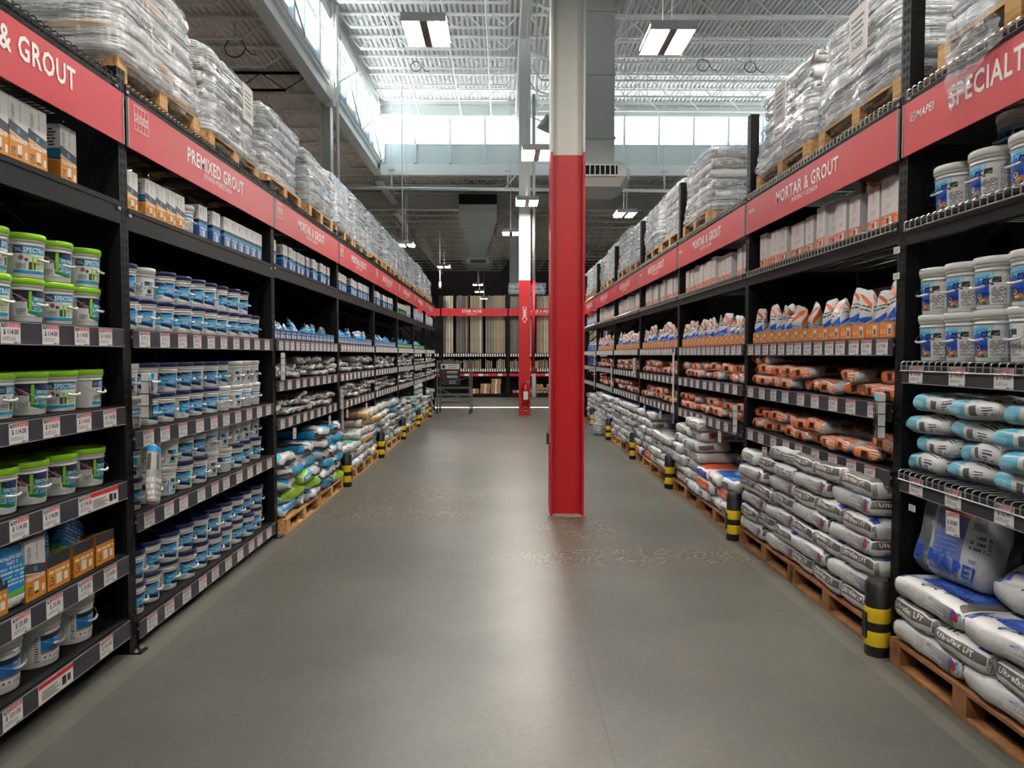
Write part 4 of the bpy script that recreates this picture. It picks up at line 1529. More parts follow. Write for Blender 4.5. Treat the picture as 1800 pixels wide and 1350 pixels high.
# left bay 1 top shelf
xs1 = [4.07, 4.28, 4.41, 4.54, 4.67]
for k_, s in enumerate(xs1):
    put('carton', CO, 'white and orange grout carton', 'box', 'orange cartons on the top shelf', 'L', 1, s, .03, 2.46, 'top shelf, %s from near post' % ORD[k_ + 1], 0, (1, 1, .82))
for k_, s in enumerate((5.02, 5.25, 5.46, 5.60, 5.74, 5.88, 6.02, 6.16)):
    put('carton', CB, 'white and navy grout carton', 'box', 'navy cartons on the top shelf', 'L', 1, s, .03, 2.46, 'top shelf, %s of the navy ones' % ORD[k_ + 1], R.uniform(-.03, .03))
for k_ in range(3):
    bucket('white_b', 'L', 1, 4.84, .12 , 2.46, 'top shelf between cartons', 'grout buckets under the PREMIXED GROUT sign') if k_ == 0 else None
for i in range(2, NL):
    s0, s1 = LY[i], LY[i + 1]
    n = 13 if i < 5 else 11
    for k_ in range(n):
        if (i, k_) in ((3, 4), (4, 5), (2, 1)):
            continue
        me = CB if i < 5 else (CG if i == 5 and k_ < 8 else CBW)
        put('carton', me, {id(CB): 'white and navy grout carton', id(CG): 'white and green grout carton', id(CBW): 'white carton with blue foot'}[id(me)], 'box', 'cartons on the top shelf', 'L', i,
            s0 + .14 + (s1 - s0 - .24) * k_ / n + R.uniform(-.01, .01), .03 + R.uniform(0, .03), 2.476, 'top shelf, %s along' % ORD[k_ + 1], R.uniform(-.04, .04))
# right cartons
lay = {1: [3.97, 4.12, 4.27, 4.47, 4.60, 4.73, 4.86, 5.06, 5.50, 5.64, 5.78], 2: None}
for i in range(1, NR):
    s0, s1 = RY[i], RY[i + 1]
    if i == 1:
        ss = [3.97, 4.12, 4.27, 4.50, 4.66, 4.80, 4.94, 5.16, 5.62, 5.76, 5.90, 6.04]
    else:
        ss = [s0 + .13 + (s1 - s0 - .2) * k_ / 15 for k_ in range(15) if (i, k_) not in ((2, 3), (3, 8), (4, 4))]
    for k_, s in enumerate(ss):
        me = CW if i < 6 else CBW
        put('carton', me, 'tall white carton with orange foot' if i < 6 else 'tall white carton with blue foot', 'box', 'white cartons on the wire shelf', 'R', i, s, .04 + R.uniform(0, .04), 2.38, 'wire shelf, %s along' % ORD[k_ + 1],
            R.uniform(-.05, .05), (1, 1, 1.08 if (k_ % 5 == 1) else 1))
put('carton', CW2, 'plain side of a big white carton', 'box', 'white cartons on the wire shelf', 'R', 1, 5.36, .06, 2.38, 'wire shelf gap', 0, (1.6, 1.6, .86))
# kraft cartons in the shade behind
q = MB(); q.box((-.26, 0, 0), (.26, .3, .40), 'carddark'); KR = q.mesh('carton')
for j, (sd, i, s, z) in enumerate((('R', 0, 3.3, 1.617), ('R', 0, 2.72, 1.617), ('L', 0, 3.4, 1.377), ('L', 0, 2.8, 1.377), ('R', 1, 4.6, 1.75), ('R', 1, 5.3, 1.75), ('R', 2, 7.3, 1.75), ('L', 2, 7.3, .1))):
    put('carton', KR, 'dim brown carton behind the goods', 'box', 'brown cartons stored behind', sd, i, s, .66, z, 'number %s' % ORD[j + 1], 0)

# ---- display trays with pouches
M['tray_side'] = mat('tray_white_card', (206, 196, 182), .7)
def tray(w, dpt, hf, hb, m):
    q = MB()
    t = .004
    q.box((-w / 2, 0, 0), (w / 2, t, hf), m, faceuv={'F': (0, 0, 1, 1), '*': (5, 5, 5, 5)})
    for x in (-w / 2, w / 2 - t):
        V = [(x, 0, 0), (x, dpt, 0), (x, dpt, hb), (x, dpt * .5, hb), (x, 0, hf), (x + t, 0, 0), (x + t, dpt, 0), (x + t, dpt, hb), (x + t, dpt * .5, hb), (x + t, 0, hf)]
        q.add(V, [(0, 4, 3, 2, 1), (5, 6, 7, 8, 9), (4, 9, 8, 3), (3, 8, 7, 2), (0, 1, 6, 5)], 'tray_side' if hb > .15 else m, uvs=[[(5, 5)] * 5, [(5, 5)] * 5, [(5, 5)] * 4, [(5, 5)] * 4, [(5, 5)] * 4])
    q.box((-w / 2, dpt - t, 0), (w / 2, dpt, hb), 'card' if hb > .15 else m, faceuv={'*': (5, 5, 5, 5)})
    q.box((-w / 2 + t, t, 0), (w / 2 - t, dpt - t, t), 'card')
    return q.mesh('display_tray')


trn = label_mat('tray_navy_print', (30, 66, 118), [('r', .08, .15, .42, .55, (205, 212, 222)), ('p', .08, .65, .92, .85, (200, 215, 235), 1), ('r', .55, .15, .9, .5, (190, 200, 214)), ('r', 0, .93, 1, 1.1, (40, 150, 200))])
tro = label_mat('tray_orange_print', (222, 132, 60), [('r', .55, .15, .82, .85, (226, 222, 214)), ('r', .60, .2, .77, .6, (110, 90, 80)), ('p', .06, .3, .45, .6, (246, 200, 160), 2)])
trg = label_mat('tray_green_print', (30, 110, 60), [('r', .1, .15, .4, .6, (210, 220, 212)), ('p', .5, .2, .9, .8, (200, 225, 205), 2)])
trb = label_mat('tray_tan_print', (206, 134, 44), [('r', 0, .66, 1, 1.1, (40, 42, 54)), ('r', .38, .12, .62, .42, (225, 220, 210)), ('p', .08, .12, .3, .4, (70, 60, 44), 3), ('p', .06, .46, .94, .6, (238, 220, 190), 1), ('r', .74, .14, .9, .36, (228, 222, 206))])
TRN, TRO, TRG, TRB = tray(.165, .28, .095, .10, trn), tray(.155, .30, .085, .19, tro), tray(.165, .28, .095, .10, trg), tray(.15, .26, .16, .12, trb)


def pouch(w, t, h, m, seed, crumple=.012):
    def shape(p):
        f = max(0.0, (p.z - h * .55) / (h * .45))
        p.y *= 1 - .86 * f
        p.x *= 1 + .10 * f + .12 * noise.noise(Vector((p.z * 12, seed, 0)))
        p.x += .05 * f * math.sin(seed * 2.1)
        p.y += .02 * f * math.cos(seed * 3.3)
        return p
    q = soft_box(w, t, h, t * .42, (8, 5, 12), m, amp=crumple, freq=11, seed=seed, shape=shape)
    return q.mesh('grout_pouch')


pb = label_mat('pouch_blue_print', (30, 150, 214), wrap4([('s', 0, .78, 1, 1.3, (26, 28, 36), .1), ('r', 0, 0, 1, .20, (226, 226, 222)), ('p', .15, .62, .85, .70, (235, 245, 250), 1), ('p', .2, .34, .8, .56, (190, 225, 240), 4), ('r', 0, .20, 1, .23, (90, 180, 60))]), rough=.22, bump=.5, bscale=40)
pg = label_mat('pouch_silver_print', (196, 198, 198), wrap4([('r', .1, .2, .9, .6, (34, 150, 206)), ('p', .15, .66, .85, .9, (60, 60, 64), 4), ('r', 0, .0, 1, .1, (70, 72, 76))]), rough=.25, bump=.5, bscale=40)
pw = label_mat('pouch_white_print', (226, 226, 224), wrap4([('s', .05, .10, .95, .46, (40, 96, 200), -.12), ('s', .1, .70, .8, .78, (232, 110, 56), .3), ('p', .2, .56, .8, .66, (60, 60, 62), 2), ('p', .2, .2, .8, .4, (150, 190, 235), 4)]), rough=.25, bump=.5, bscale=40)
pw2 = label_mat('pouch_plain_print', (216, 216, 214), wrap4([('s', 0, .6, 1, .74, (228, 96, 40), -.4), ('p', .15, .2, .85, .5, (120, 120, 124), 6), ('r', 0, 0, .25, .4, (40, 90, 190))]), rough=.25, bump=.5, bscale=40)
pc_ = label_mat('pouch_part_print', (34, 140, 206), wrap4([('s', 0, .80, 1, 1.4, (24, 26, 34), .08), ('r', 0, 0, 1, .26, (222, 220, 214)), ('s', 0, .26, 1, .33, (96, 170, 60), -.06), ('p', .2, .40, .8, .60, (190, 222, 240), 5), ('p', .5, .08, .85, .2, (110, 80, 60), 3)]), rough=.24, bump=.4, bscale=40)
POB = [pouch(.13, .08, .23, pb, i) for i in (1, 2, 3)]
POG = [pouch(.13, .08, .22, pg, i) for i in (4, 5)]
POW = [pouch(.14, .09, .30, pw, i, .015) for i in (6, 7, 8)]
POW2 = [pouch(.14, .09, .30, pw2, i, .015) for i in (9, 10)]


def pouch_text(seed):
    def shape(p):
        f = max(0.0, (p.z - .2) / .16)
        p.y *= 1 - .8 * min(f, 1)
        return p
    q = soft_box(.17, .09, .34, .04, (8, 5, 12), pc_, amp=.008, freq=10, seed=seed, shape=shape)
    Pf = q.P
    for s, z, h in (('SPECTRALOCK GROUT', .245, .014), ('PART C', .222, .014)):
        q.text(s, lambda x, y: Pf(x / .085, -1, (z + y) / .17 - 1) + Vector((0, -.002, 0)), 'white', h=h, cond=.8, bold=.03, maxw=.14)
    return q.mesh('grout_pouch')


POC = pouch_text(31)
for side in 'LR':
    for i in range(2 if side == 'L' else 1, 7 if side == 'L' else 6):
        s0, s1 = YS[side][i], YS[side][i + 1]
        z = 1.794 if side == 'L' else 1.75
        n = 13 if side == 'L' else 14
        step = (s1 - s0 - .2) / n
        for k_ in range(n):
            s = s0 + .17 + step * k_
            if side == 'L':
                me = TRN if i < 5 else TRG
                put('display_tray', me, 'open %s display tray' % ('navy' if i < 5 else 'green'), 'display tray', 'display trays of pouches', side, i, s, .02, z, 'tray %s along' % ORD[k_ + 1])
                P_ = R.choice(POB + POB + POG)
                if R.random() < .9:
                    put('grout_pouch', P_, 'blue pouch' if P_ in POB else 'silver pouch', 'pouch', 'grout pouches in trays', side, i, s, .14 + R.uniform(-.02, .03), z + .008, 'in tray %s' % ORD[k_ + 1],
                        (R.uniform(-.25, .12), R.uniform(-.35, .35), RZ[side] + R.uniform(-.3, .3)), (1, 1, R.uniform(.75, 1.0)))
            else:
                me = TRO
                put('display_tray', me, 'open orange and white display tray', 'display tray', 'display trays of pouches', side, i, s, .02, z, 'tray %s along' % ORD[k_ + 1])
                P_ = R.choice(POW + POW + POW2)
                if (i, k_) in ((1, 6), (1, 12)):
                    continue
                put('grout_pouch', P_, 'white and blue pouch' if P_ in POW else 'white and orange pouch', 'pouch', 'grout pouches in trays', side, i, s, .09 + R.uniform(-.02, .03), z + .008, 'in tray %s' % ORD[k_ + 1],
                        (R.uniform(-.05, .16), R.uniform(-.25, .25), RZ[side] + R.uniform(-.3, .3)), (1, 1, R.uniform(.82, 1.1)))
# left bay 0 second shelf: tan trays, part pouches
for k_, s in enumerate((3.72, 3.53, 3.33, 2.9)):
    put('display_tray', TRB, 'open tan and black grout carton', 'display tray', 'tan cartons on the second shelf', 'L', 0, s, .03, .563, 'second shelf, %s from far post' % ORD[k_ + 1], 0, (1.12, 1, 1.0))
for k_, (s, d_, zz, rx, ry) in enumerate(((3.02, .07, .563, .0, .0), (3.33, .15, .60, -.1, .15), (3.55, .16, .60, -.15, .5), (3.66, .22, .60, -.2, .9))):
    put('grout_pouch', POC, 'blue part C pouch with white foot', 'pouch', 'large blue pouches', 'L', 0, s, d_, zz, 'second shelf, %s along' % ORD[k_ + 1], (rx, ry, RZ['L'] + R.uniform(-.1, .1)), (1, 1, .9))
put('carton', CO, 'closed white-top carton with tan foot', 'box', 'tan cartons', 'L', 0, 3.165, .03, .563, 'second shelf between pouches', 0, (1.1, 1.3, 1.0))
q = MB(); q.box((-.07, 0, 0), (.07, .2, .28), 'white')

# ---- bags
SIL = (186, 188, 188)


def bagprint(name, base, items, rough=.32, bump=.6, bscale=18, coat=0.0, var=.06):
    return label_mat(name, base, items, rough=rough, bump=bump, bscale=bscale, coat=coat, var=var)


def gem(u, v, s):
    return [('s', u - .05 * s, v - .3, u + .02 * s, v + .36, (60, 64, 150), 1.5), ('s', u - .02 * s, v - .12, u + .05 * s, v + .22, (186, 40, 44), -2.0), ('s', u - .03 * s, v - .40, u + .03 * s, v - .14, (226, 178, 50), 1.2), ('s', u + .05 * s, v - .3, u + .10 * s, v + .3, (140, 200, 216), 1.0), ('s', u + .03 * s, v + .2, u + .08 * s, v + .38, (50, 140, 100), .5)]


ultra = bagprint('bag_ultra_print', (214, 214, 212), [
    ('r', 0, .06, .13, .94, (134, 136, 138)), ('g', .42, .06, .80, .94, (104, 104, 104)), ('p', .50, .2, .70, .55, (225, 225, 222), 2)] + gem(.82, .5, 1) + [('r', .03, .12, .09, .5, (214, 214, 212)), ('p', .04, .15, .085, .46, (60, 60, 60), 6), ('p', .03, .6, .10, .85, (70, 70, 72), 4),
     ('r', 2.0, .06, 2.14, .94, (134, 136, 138)), ('g', 2.42, .06, 2.8, .94, (104, 104, 104))] + gem(2.82, .5, 1) + [
    ('r', 1.04, .46, 1.96, .95, (96, 93, 88)), ('r', 1.3, .12, 1.42, .26, (50, 60, 130)), ('r', 1.62, .12, 1.78, .24, (50, 60, 130)),
    ('r', 3.04, .46, 3.96, .95, (96, 93, 88)), ('r', 3.3, .12, 3.42, .26, (50, 60, 130)), ('r', 3.62, .12, 3.78, .24, (50, 60, 130)),
    ('r', .30, 1.30, .78, 1.98, (34, 74, 172)), ('s', .78, 1.1, .95, 1.9, (96, 93, 88), .8), ('p', .12, 1.55, .27, 1.9, (50, 50, 52), 5), ('p', .34, 1.4, .72, 1.7, (120, 150, 215), 8), ('r', .1, 1.1, .2, 1.3, (50, 70, 160))])
blueb = bagprint('bag_blue_print', (212, 214, 212), [('g', .45, .06, .8, .94, (120, 150, 190))] + gem(.30, .5, 1) + [('p', .45, .3, .8, .6, (90, 92, 96), 2), ('r', 1.1, .2, 1.5, .6, (110, 112, 116)), ('r', 3.1, .2, 3.5, .6, (110, 112, 116)),
    ('r', .1, 1.3, .8, 1.95, (44, 104, 196)), ('p', .15, 1.4, .6, 1.8, (150, 190, 235), 8)])
orangeb = bagprint('bag_orange_print', (214, 214, 210), [('s', .1, .1, .7, .9, (226, 84, 36), .6), ('p', .15, .3, .6, .6, (235, 200, 180), 2), ('r', 1.1, .2, 1.9, .8, (60, 80, 170)), ('r', 3.1, .2, 3.9, .8, (60, 80, 170)),
    ('s', .1, 1.2, .6, 1.9, (226, 84, 36), .4), ('r', .6, 1.2, .85, 1.9, (50, 80, 180))])
greyb = bagprint('bag_pale_print', (204, 206, 204), [('r', .1, .1, .35, .9, (150, 152, 152)), ('p', .4, .2, .9, .8, (110, 112, 114), 4), ('p', 1.1, .2, 1.9, .8, (110, 112, 114), 4), ('p', 3.1, .2, 3.9, .8, (110, 112, 114), 4), ('p', .15, 1.2, .85, 1.8, (100, 102, 106), 10)])
silvb = bagprint('bag_silver_blue_print', (186, 188, 188), [('r', .0, .0, 1, .5, (60, 62, 66)), ('s', .2, .3, .8, 1.0, (36, 150, 200), .5), ('r', 1, 0, 2, .4, (50, 52, 58)), ('r', 1.2, .4, 1.7, .9, (190, 190, 190)), ('r', 3, 0, 4, .4, (50, 52, 58)),
    ('s', .0, 1.6, 1, 2.0, (36, 150, 200), .25), ('s', .0, 1.0, 1, 1.25, (60, 62, 66), .2), ('p', .2, 1.3, .8, 1.55, (60, 62, 66), 5)])
greenb = bagprint('bag_green_blue_print', (196, 198, 196), [('s', .1, .3, .9, 1.1, (150, 200, 50), .6), ('r', 0, 0, 1, .25, (50, 54, 60)), ('s', 1.0, .4, 2, 1.1, (36, 150, 200), -.5), ('s', 1.0, .0, 2, .42, (150, 200, 50), .2), ('s', 3.0, .4, 4, 1.1, (36, 150, 200), .5), ('r', 1.2, .5, 1.6, .7, (225, 225, 225)),
    ('s', .0, 1.55, 1, 2.2, (36, 150, 200), .4), ('s', .2, 1.0, 1, 1.5, (150, 200, 50), -.4), ('r', .05, 1.05, .3, 1.4, (50, 54, 60))])
tealg = bagprint('bag_seagreen_print', (200, 204, 200), [('s', .1, .1, .8, .9, (80, 170, 150), .6), ('r', 1.1, .2, 1.9, .8, (80, 170, 150)), ('p', .3, .3, .7, .6, (235, 240, 235), 2), ('s', .1, 1.2, .9, 1.8, (80, 170, 150), .3)])
tanb = bagprint('bag_tan_print', (206, 202, 194), [('r', 0, .3, 1, .7, (206, 150, 70)), ('r', .4, .0, .8, .3, (60, 60, 66)), ('r', 1.0, .3, 2, .7, (206, 150, 70)), ('r', .1, 1.2, .9, 1.8, (160, 150, 136))])
cyanb = bagprint('bag_cyan_print', (212, 214, 212), [('r', 0, .2, .6, .9, (44, 150, 206)), ('r', .62, .2, .8, .9, (60, 62, 66)), ('r', 1.0, .2, 1.9, .8, (44, 150, 206)), ('s', .1, 1.1, .7, 1.9, (44, 150, 206), .2), ('p', .75, 1.2, .95, 1.8, (80, 80, 84), 5)])


def bag(name, sx, sy, sz, m, seeds, n=(12, 9, 4), amp=.012, texts=None, r=None, bulge=.12, freq=9):
    out = []
    for s in seeds:
        q = soft_box(sx, sy, sz, r or sz * .40, n, m, amp=amp, freq=freq, seed=s, bulge=bulge)
        Pf = q.P
        for (face, txt, u, v, h, key, mw) in (texts or []):
            if face == 'R':
                q.text(txt, lambda x, y: Pf(1, (u - .5) * 2 + x / (sy / 2), (v - .5) * 2 + y / (sz / 2)) + Vector((.0025, 0, 0)), key, h=h, cond=.9, bold=.035, maxw=mw)
            if face == 'L':
                q.text(txt, lambda x, y: Pf(-1, -((u - .5) * 2 + x / (sy / 2)), (v - .5) * 2 + y / (sz / 2)) + Vector((-.0025, 0, 0)), key, h=h, cond=.9, bold=.035, maxw=mw)
            if face == 'F':
                q.text(txt, lambda x, y: Pf((u - .5) * 2 + x / (sx / 2), -1, (v - .5) * 2 + y / (sz / 2)) + Vector((0, -.0025, 0)), key, h=h, cond=.9, bold=.035, maxw=mw)
            if face == 'B':
                q.text(txt, lambda x, y: Pf(-(u - .5) * 2 - x / (sx / 2), 1, (v - .5) * 2 + y / (sz / 2)) + Vector((0, .0025, 0)), key, h=h, cond=.9, bold=.035, maxw=mw)
            if face == 'T':
                q.text(txt, lambda x, y: Pf((u - .5) * 2 + x / (sx / 2), (v - .5) * 2 + (y + x * .3) / (sy / 2), 1) + Vector((0, 0, .003)), key, h=h, cond=.9, bold=.035, maxw=mw)
        out.append(q.mesh(name))
    return out


BW, BD, BT = .565, .385, .124
ut = [('R', 'Ultraflex LFT', .48, .60, .034, 'white', .32), ('L', 'Ultraflex LFT', .48, .60, .034, 'white', .32), ('F', 'Ultraflex', .63, .52, .022, 'white', .13), ('F', 'MAPEI', .60, .74, .012, 'blueink', .08),
      ('B', 'Ultraflex', .63, .52, .022, 'white', .13), ('T', 'Ultraflex', .62, .16, .055, 'blackink', .3), ('T', 'MAPEI', .2, .2, .028, 'blueink', .1)]
BAG = {
    'ultra': (bag('thinset_bag', BW, BD, BT, ultra, (1, 2, 3), texts=ut), 'grey and white thinset bag'),
    'blue': (bag('thinset_bag', BW, BD, BT, blueb, (4, 5), amp=.013), 'white and blue thinset bag'),
    'orange': (bag('thinset_bag', BW, BD, BT, orangeb, (6, 7)), 'orange and white thinset bag'),
    'pale': (bag('thinset_bag', BW, BD, BT, greyb, (8, 9), amp=.014), 'pale grey thinset bag'),
    'silver': (bag('mortar_bag', BW, BD, BT * 1.08, silvb, (10, 11, 12), amp=.024, bulge=.25), 'silver and blue mortar bag'),
    'green': (bag('mortar_bag', BW, BD, BT * 1.08, greenb, (13, 14), amp=.024, bulge=.25), 'lime and blue mortar bag'),
    'sea': (bag('mortar_bag', BW, BD, BT, tealg, (15,), amp=.014), 'sea green mortar bag'),
    'tan': (bag('mortar_bag', BW, BD, BT, tanb, (16,), amp=.014), 'tan and white mortar bag'),
    'cyan': (bag('mortar_bag', BW, BD, BT, cyanb, (17,), amp=.014), 'cyan and white mortar bag'),
    'palem': (bag('mortar_bag', BW, BD, BT, greyb, (18, 19), amp=.020, bulge=.2), 'pale grey mortar bag'),
}


def pallet_mesh(ws, wd, key='wood'):
    """ws along the aisle (x), wd deep (y); origin at the front edge centre, bottom"""
    q = MB()
    for y in (.0, wd / 2 - .045, wd - .09):                   # stringer blocks
        for x in (-ws / 2, -.05, ws / 2 - .1):
            q.box((x, y, .018), (x + .10, y + .09, .105), key)
    n = 7
    for j in range(n):
        y = (wd - .09) * j / (n - 1)
        q.box((-ws / 2, y, .120), (ws / 2, y + .09, .138), key)
    for x in (-ws / 2, -.05, ws / 2 - .1):
        q.box((x, 0, .105), (x + .1, wd, .120), key)
    for y in (0, wd / 2 - .045, wd - .09):
        q.box((-ws / 2, y, 0), (ws / 2, y + .09, .018), key)
    return q.mesh('pallet')


PALN, PALO = pallet_mesh(1.17, 1.0), pallet_mesh(1.17, 1.0, 'woodold')
PALS = pallet_mesh(1.05, 1.05)


def layer_spots(L, ws, wd, back):
    """(x, y, rotated) of the bags of one layer, front row first"""
    out = []
    if L % 2 == 0:
        for x in (-ws / 4, ws / 4):
            out.append((x, BD / 2, 0, 'front'))
        if back:
            for x in (-ws / 3, 0, ws / 3):
                out.append((x, BD + BW / 2 + .01, 1, 'back'))
    else:
        for x in (-ws / 3, 0, ws / 3):
            out.append((x, BW / 2, 1, 'front'))
        if back:
            for x in (-ws / 4, ws / 4):
                out.append((x, BW + BD / 2 + .01, 0, 'back'))
    return out


def floor_stack(side, i, near, heights, mix_, back=False, jit=.018, pal=None):
    s0, s1 = YS[side][i], YS[side][i + 1]
    W = s1 - s0
    c = s0 + .06 + W * .25 if near else s1 - .06 - W * .25
    which = 'near pallet' if near else 'far pallet'
    put('pallet', pal or (PALN if side == 'L' or R.random() < .4 else PALO), 'wooden pallet on the floor', 'pallet', 'floor pallets', side, i, c, -.07, 0, which)
    th = .115
    name = 'mortar_bag' if side == 'L' else 'thinset_bag'
    for L in range(heights):
        kinds = mix_[min(L, len(mix_) - 1)]
        top = L == heights - 1
        for j, (x, y, rot, rw) in enumerate(layer_spots(L + (1 if near else 0), 1.14, .98, back)):
            if top and R.random() < .2 and heights > 3:
                continue
            kd = R.choice(kinds)
            ms, desc = BAG[kd]
            rr_ = (R.uniform(-.03, .03) * (2.2 if side == 'L' else 1), R.uniform(-.03, .03) * (2.2 if side == 'L' else 1), RZ[side] + (pi / 2 if rot else 0) * (1 if R.random() < .5 else -1) + R.uniform(-.05, .05) * (3.5 if side == 'L' else 1))
            ds = x if side == 'L' else -x
            put(name, R.choice(ms), desc, 'bag', 'bags stacked on floor pallets', side, i, c + ds + R.uniform(-jit, jit) * .6, y - .08 + R.uniform(-jit, jit), .14 + L * th, '%s, %s layer, %s %s' % (which, ORD[L + 1], rw, ORD[j + 1]), rr_)


floor_stack('R', 0, False, 3, [['ultra']], True, .01, PALO)
floor_stack('R', 0, True, 3, [['ultra']], False, .01, PALO)
floor_stack('R', 1, True, 7, [['ultra']], True, .008, PALO)
floor_stack('R', 1, False, 7, [['ultra']] * 5 + [['ultra', 'pale']], True, .02, PALO)
floor_stack('R', 2, True, 4, [['blue', 'orange'], ['orange'], ['orange', 'blue'], ['blue']], True, .02)
floor_stack('R', 2, False, 7, [['blue', 'pale']], False, .03)
floor_stack('R', 3, True, 4, [['ultra', 'pale']], False, .02)
floor_stack('R', 3, False, 6, [['orange', 'pale'], ['pale', 'blue']], False, .03)
floor_stack('R', 4, True, 6, [['ultra', 'pale']], False, .02)
floor_stack('R', 4, False, 6, [['ultra', 'blue']], False, .02)
floor_stack('R', 5, True, 6, [['ultra', 'blue']], False, .02)
floor_stack('R', 5, False, 6, [['ultra']], False, .02)
floor_stack('R', 6, True, 5, [['ultra', 'pale']], False, .02)
floor_stack('L', 2, True, 5, [['green', 'silver'], ['green'], ['green', 'silver'], ['green', 'silver'], ['silver']], True, .03)
floor_stack('L', 2, False, 6, [['silver', 'green'], ['silver'], ['silver'], ['silver'], ['silver', 'cyan']], True, .03)
floor_stack('L', 3, True, 4, [['sea', 'cyan'], ['sea', 'palem']], False, .03)
floor_stack('L', 3, False, 6, [['palem', 'tan'], ['cyan', 'palem'], ['tan', 'cyan']], False, .03)
floor_stack('L', 4, True, 6, [['palem', 'silver']], False, .04)
floor_stack('L', 4, False, 6, [['palem', 'silver']], False, .04)
floor_stack('L', 5, True, 5, [['palem', 'silver']], False, .04)
floor_stack('L', 5, False, 5, [['palem', 'sea', 'silver']], False, .03)
floor_stack('L', 6, True, 7, [['silver', 'palem', 'sea']], False, .02)
floor_stack('L', 6, False, 4, [['palem']], False, .03)
floor_stack('L', 7, True, 5, [['palem', 'silver']], False, .03)

# loose bags thrown on the stacks and the clear sack
put('thinset_bag', BAG['ultra'][0][0], 'grey and white thinset bag', 'bag', None, 'R', 1, 6.18, .18, .14 + .0985 * 6 + .04, 'sticking out past the second post', (0, .1, RZ['R'] + .9)) if False else None


def sack(w, t, h, m, key_text=None):
    def shape(p):
        f = max(0.0, (p.z - h * .62) / (h * .38))
        p.x *= 1 + .22 * max(0, (h * .4 - p.z) / h) - .14 * f
        p.y *= 1 - .75 * f
        return p
    q = soft_box(w, t, h, t * .38, (14, 8, 18), m, amp=.012, freq=7, seed=77, shape=shape)
    return q


im = label_mat('inner_bag_print', (214, 214, 210), [('r', .20, .14, .56, .70, (36, 84, 180)), ('s', .20, .68, .60, .80, (226, 130, 60), .05), ('s', .2, .78, .6, .9, (120, 116, 112), .0), ('r', .62, .60, .80, .86, (150, 148, 146)), ('p', .62, .45, .8, .58, (80, 82, 86), 3), ('p', .62, .1, .74, .4, (90, 110, 160), 5),
     ('p', .24, .2, .5, .5, (90, 130, 205), 8), ('r', .84, .45, .98, .56, (120, 122, 124)), ('p', .85, .46, .97, .55, (225, 225, 225), 3)], rough=.5, bump=.3, bscale=20)
inner = soft_box(.36, .16, .46, .06, (12, 7, 12), im, amp=.010, freq=8, seed=41)
outer = sack(.46, .24, .60, 'clearbag')
Po = outer.P
lt = MB()
lt.text('MAPEI', lambda x, y: Po((.02 + x) / .23, -1, (.07 + y - .10 * x) / .30 - 1) + Vector((0, -.012, 0)), 'blueink', h=.062, cond=1.0, bold=.05, maxw=.26)
for a_, b_ in (((-.18, .07), (-.14, .07)), ((-.14, .07), (-.14, .15)), ((-.14, .15), (-.18, .15)), ((-.18, .15), (-.18, .07)), ((-.17, .09), (-.155, .135)), ((-.155, .135), (-.15, .09))):
    pa = Po(a_[0] / .23, -1, a_[1] / .30 - 1) + Vector((0, -.012, 0))
    pb2 = Po(b_[0] / .23, -1, b_[1] / .30 - 1) + Vector((0, -.012, 0))
    lt.beam(pa, pb2, .010, .002, 'blueink', up=Vector((0, 1, 0)))
make('bagged_mortar_sack', [('inner_bag', inner.mesh('inner_bag')), ('clear_bag', outer.mesh('clear_bag')), ('lettering', lt.mesh('lettering'))],
     'clear plastic sack printed MAPEI around a white bag, standing on the stacked bags', 'bag', None, PL('R', 3.52, .16, .495), (radians(-9), radians(4), RZ['R'] + .30))
# tilted bag beside it
put('thinset_bag', BAG['ultra'][0][1], 'blue-topped thinset bag leaning', 'bag', 'leaning bags', 'R', 0, 2.98, .38, .63, 'beside the clear sack', (radians(28), radians(-6), RZ['R'] + .15))
put('thinset_bag', BAG['ultra'][0][2], 'blue-topped thinset bag lying', 'bag', 'leaning bags', 'R', 0, 2.98, .30, .51, 'under the leaning bag', (radians(6), 0, RZ['R'] - .1))
# loose wrapped bag on the floor, far along the epoxy side
lf = sack(.38, .24, .5, 'clearbag')
lin_ = soft_box(.26, .15, .26, .06, (8, 6, 8), greyb, amp=.012, freq=8, seed=51)
make('bagged_mortar_sack', [('inner_bag', lin_.mesh('inner_bag')), ('clear_bag', lf.mesh('clear_bag'))], 'clear plastic sack standing on the floor, far along the epoxy side', 'bag', None, (1.95, 14.6, .0), (0, 0, RZ['R'] + .3))

# ---- shelf bags
orb = bagprint('shelf_bag_orange_print', (196, 200, 202), [
    ('s', 1.40, .18, 1.92, .86, (226, 122, 66), .15), ('s', 3.10, .18, 3.60, .86, (226, 122, 66), .15), ('r', 1.42, .3, 1.56, .7, (50, 34, 26)), ('r', 3.42, .3, 3.56, .7, (50, 34, 26)), ('p', 1.6, .3, 1.9, .8, (240, 200, 180), 4), ('p', 3.6, .3, 3.9, .8, (240, 200, 180), 4),
    ('s', .04, .14, .96, .80, (228, 118, 62), .2), ('r', .35, .3, .5, .66, (46, 32, 26)), ('p', .55, .2, .9, .75, (242, 206, 186), 4), ('s', .05, 1.0, .95, 1.3, (222, 126, 80), .3), ('p', .15, 1.1, .8, 1.4, (240, 205, 185), 5)], rough=.2, bump=.9, bscale=26)
pinkb = bagprint('shelf_bag_rose_print', (200, 198, 196), [('s', .02, .1, .98, .84, (196, 112, 84), .15), ('r', .35, .3, .5, .66, (60, 40, 36)), ('p', .55, .2, .9, .75, (232, 206, 196), 4), ('r', .02, 1.0, .98, 1.4, (190, 120, 96)), ('s', 1.1, .1, 1.9, .8, (196, 112, 84), .2), ('s', 3.1, .1, 3.9, .8, (196, 112, 84), .2)], rough=.22, bump=.9, bscale=26)
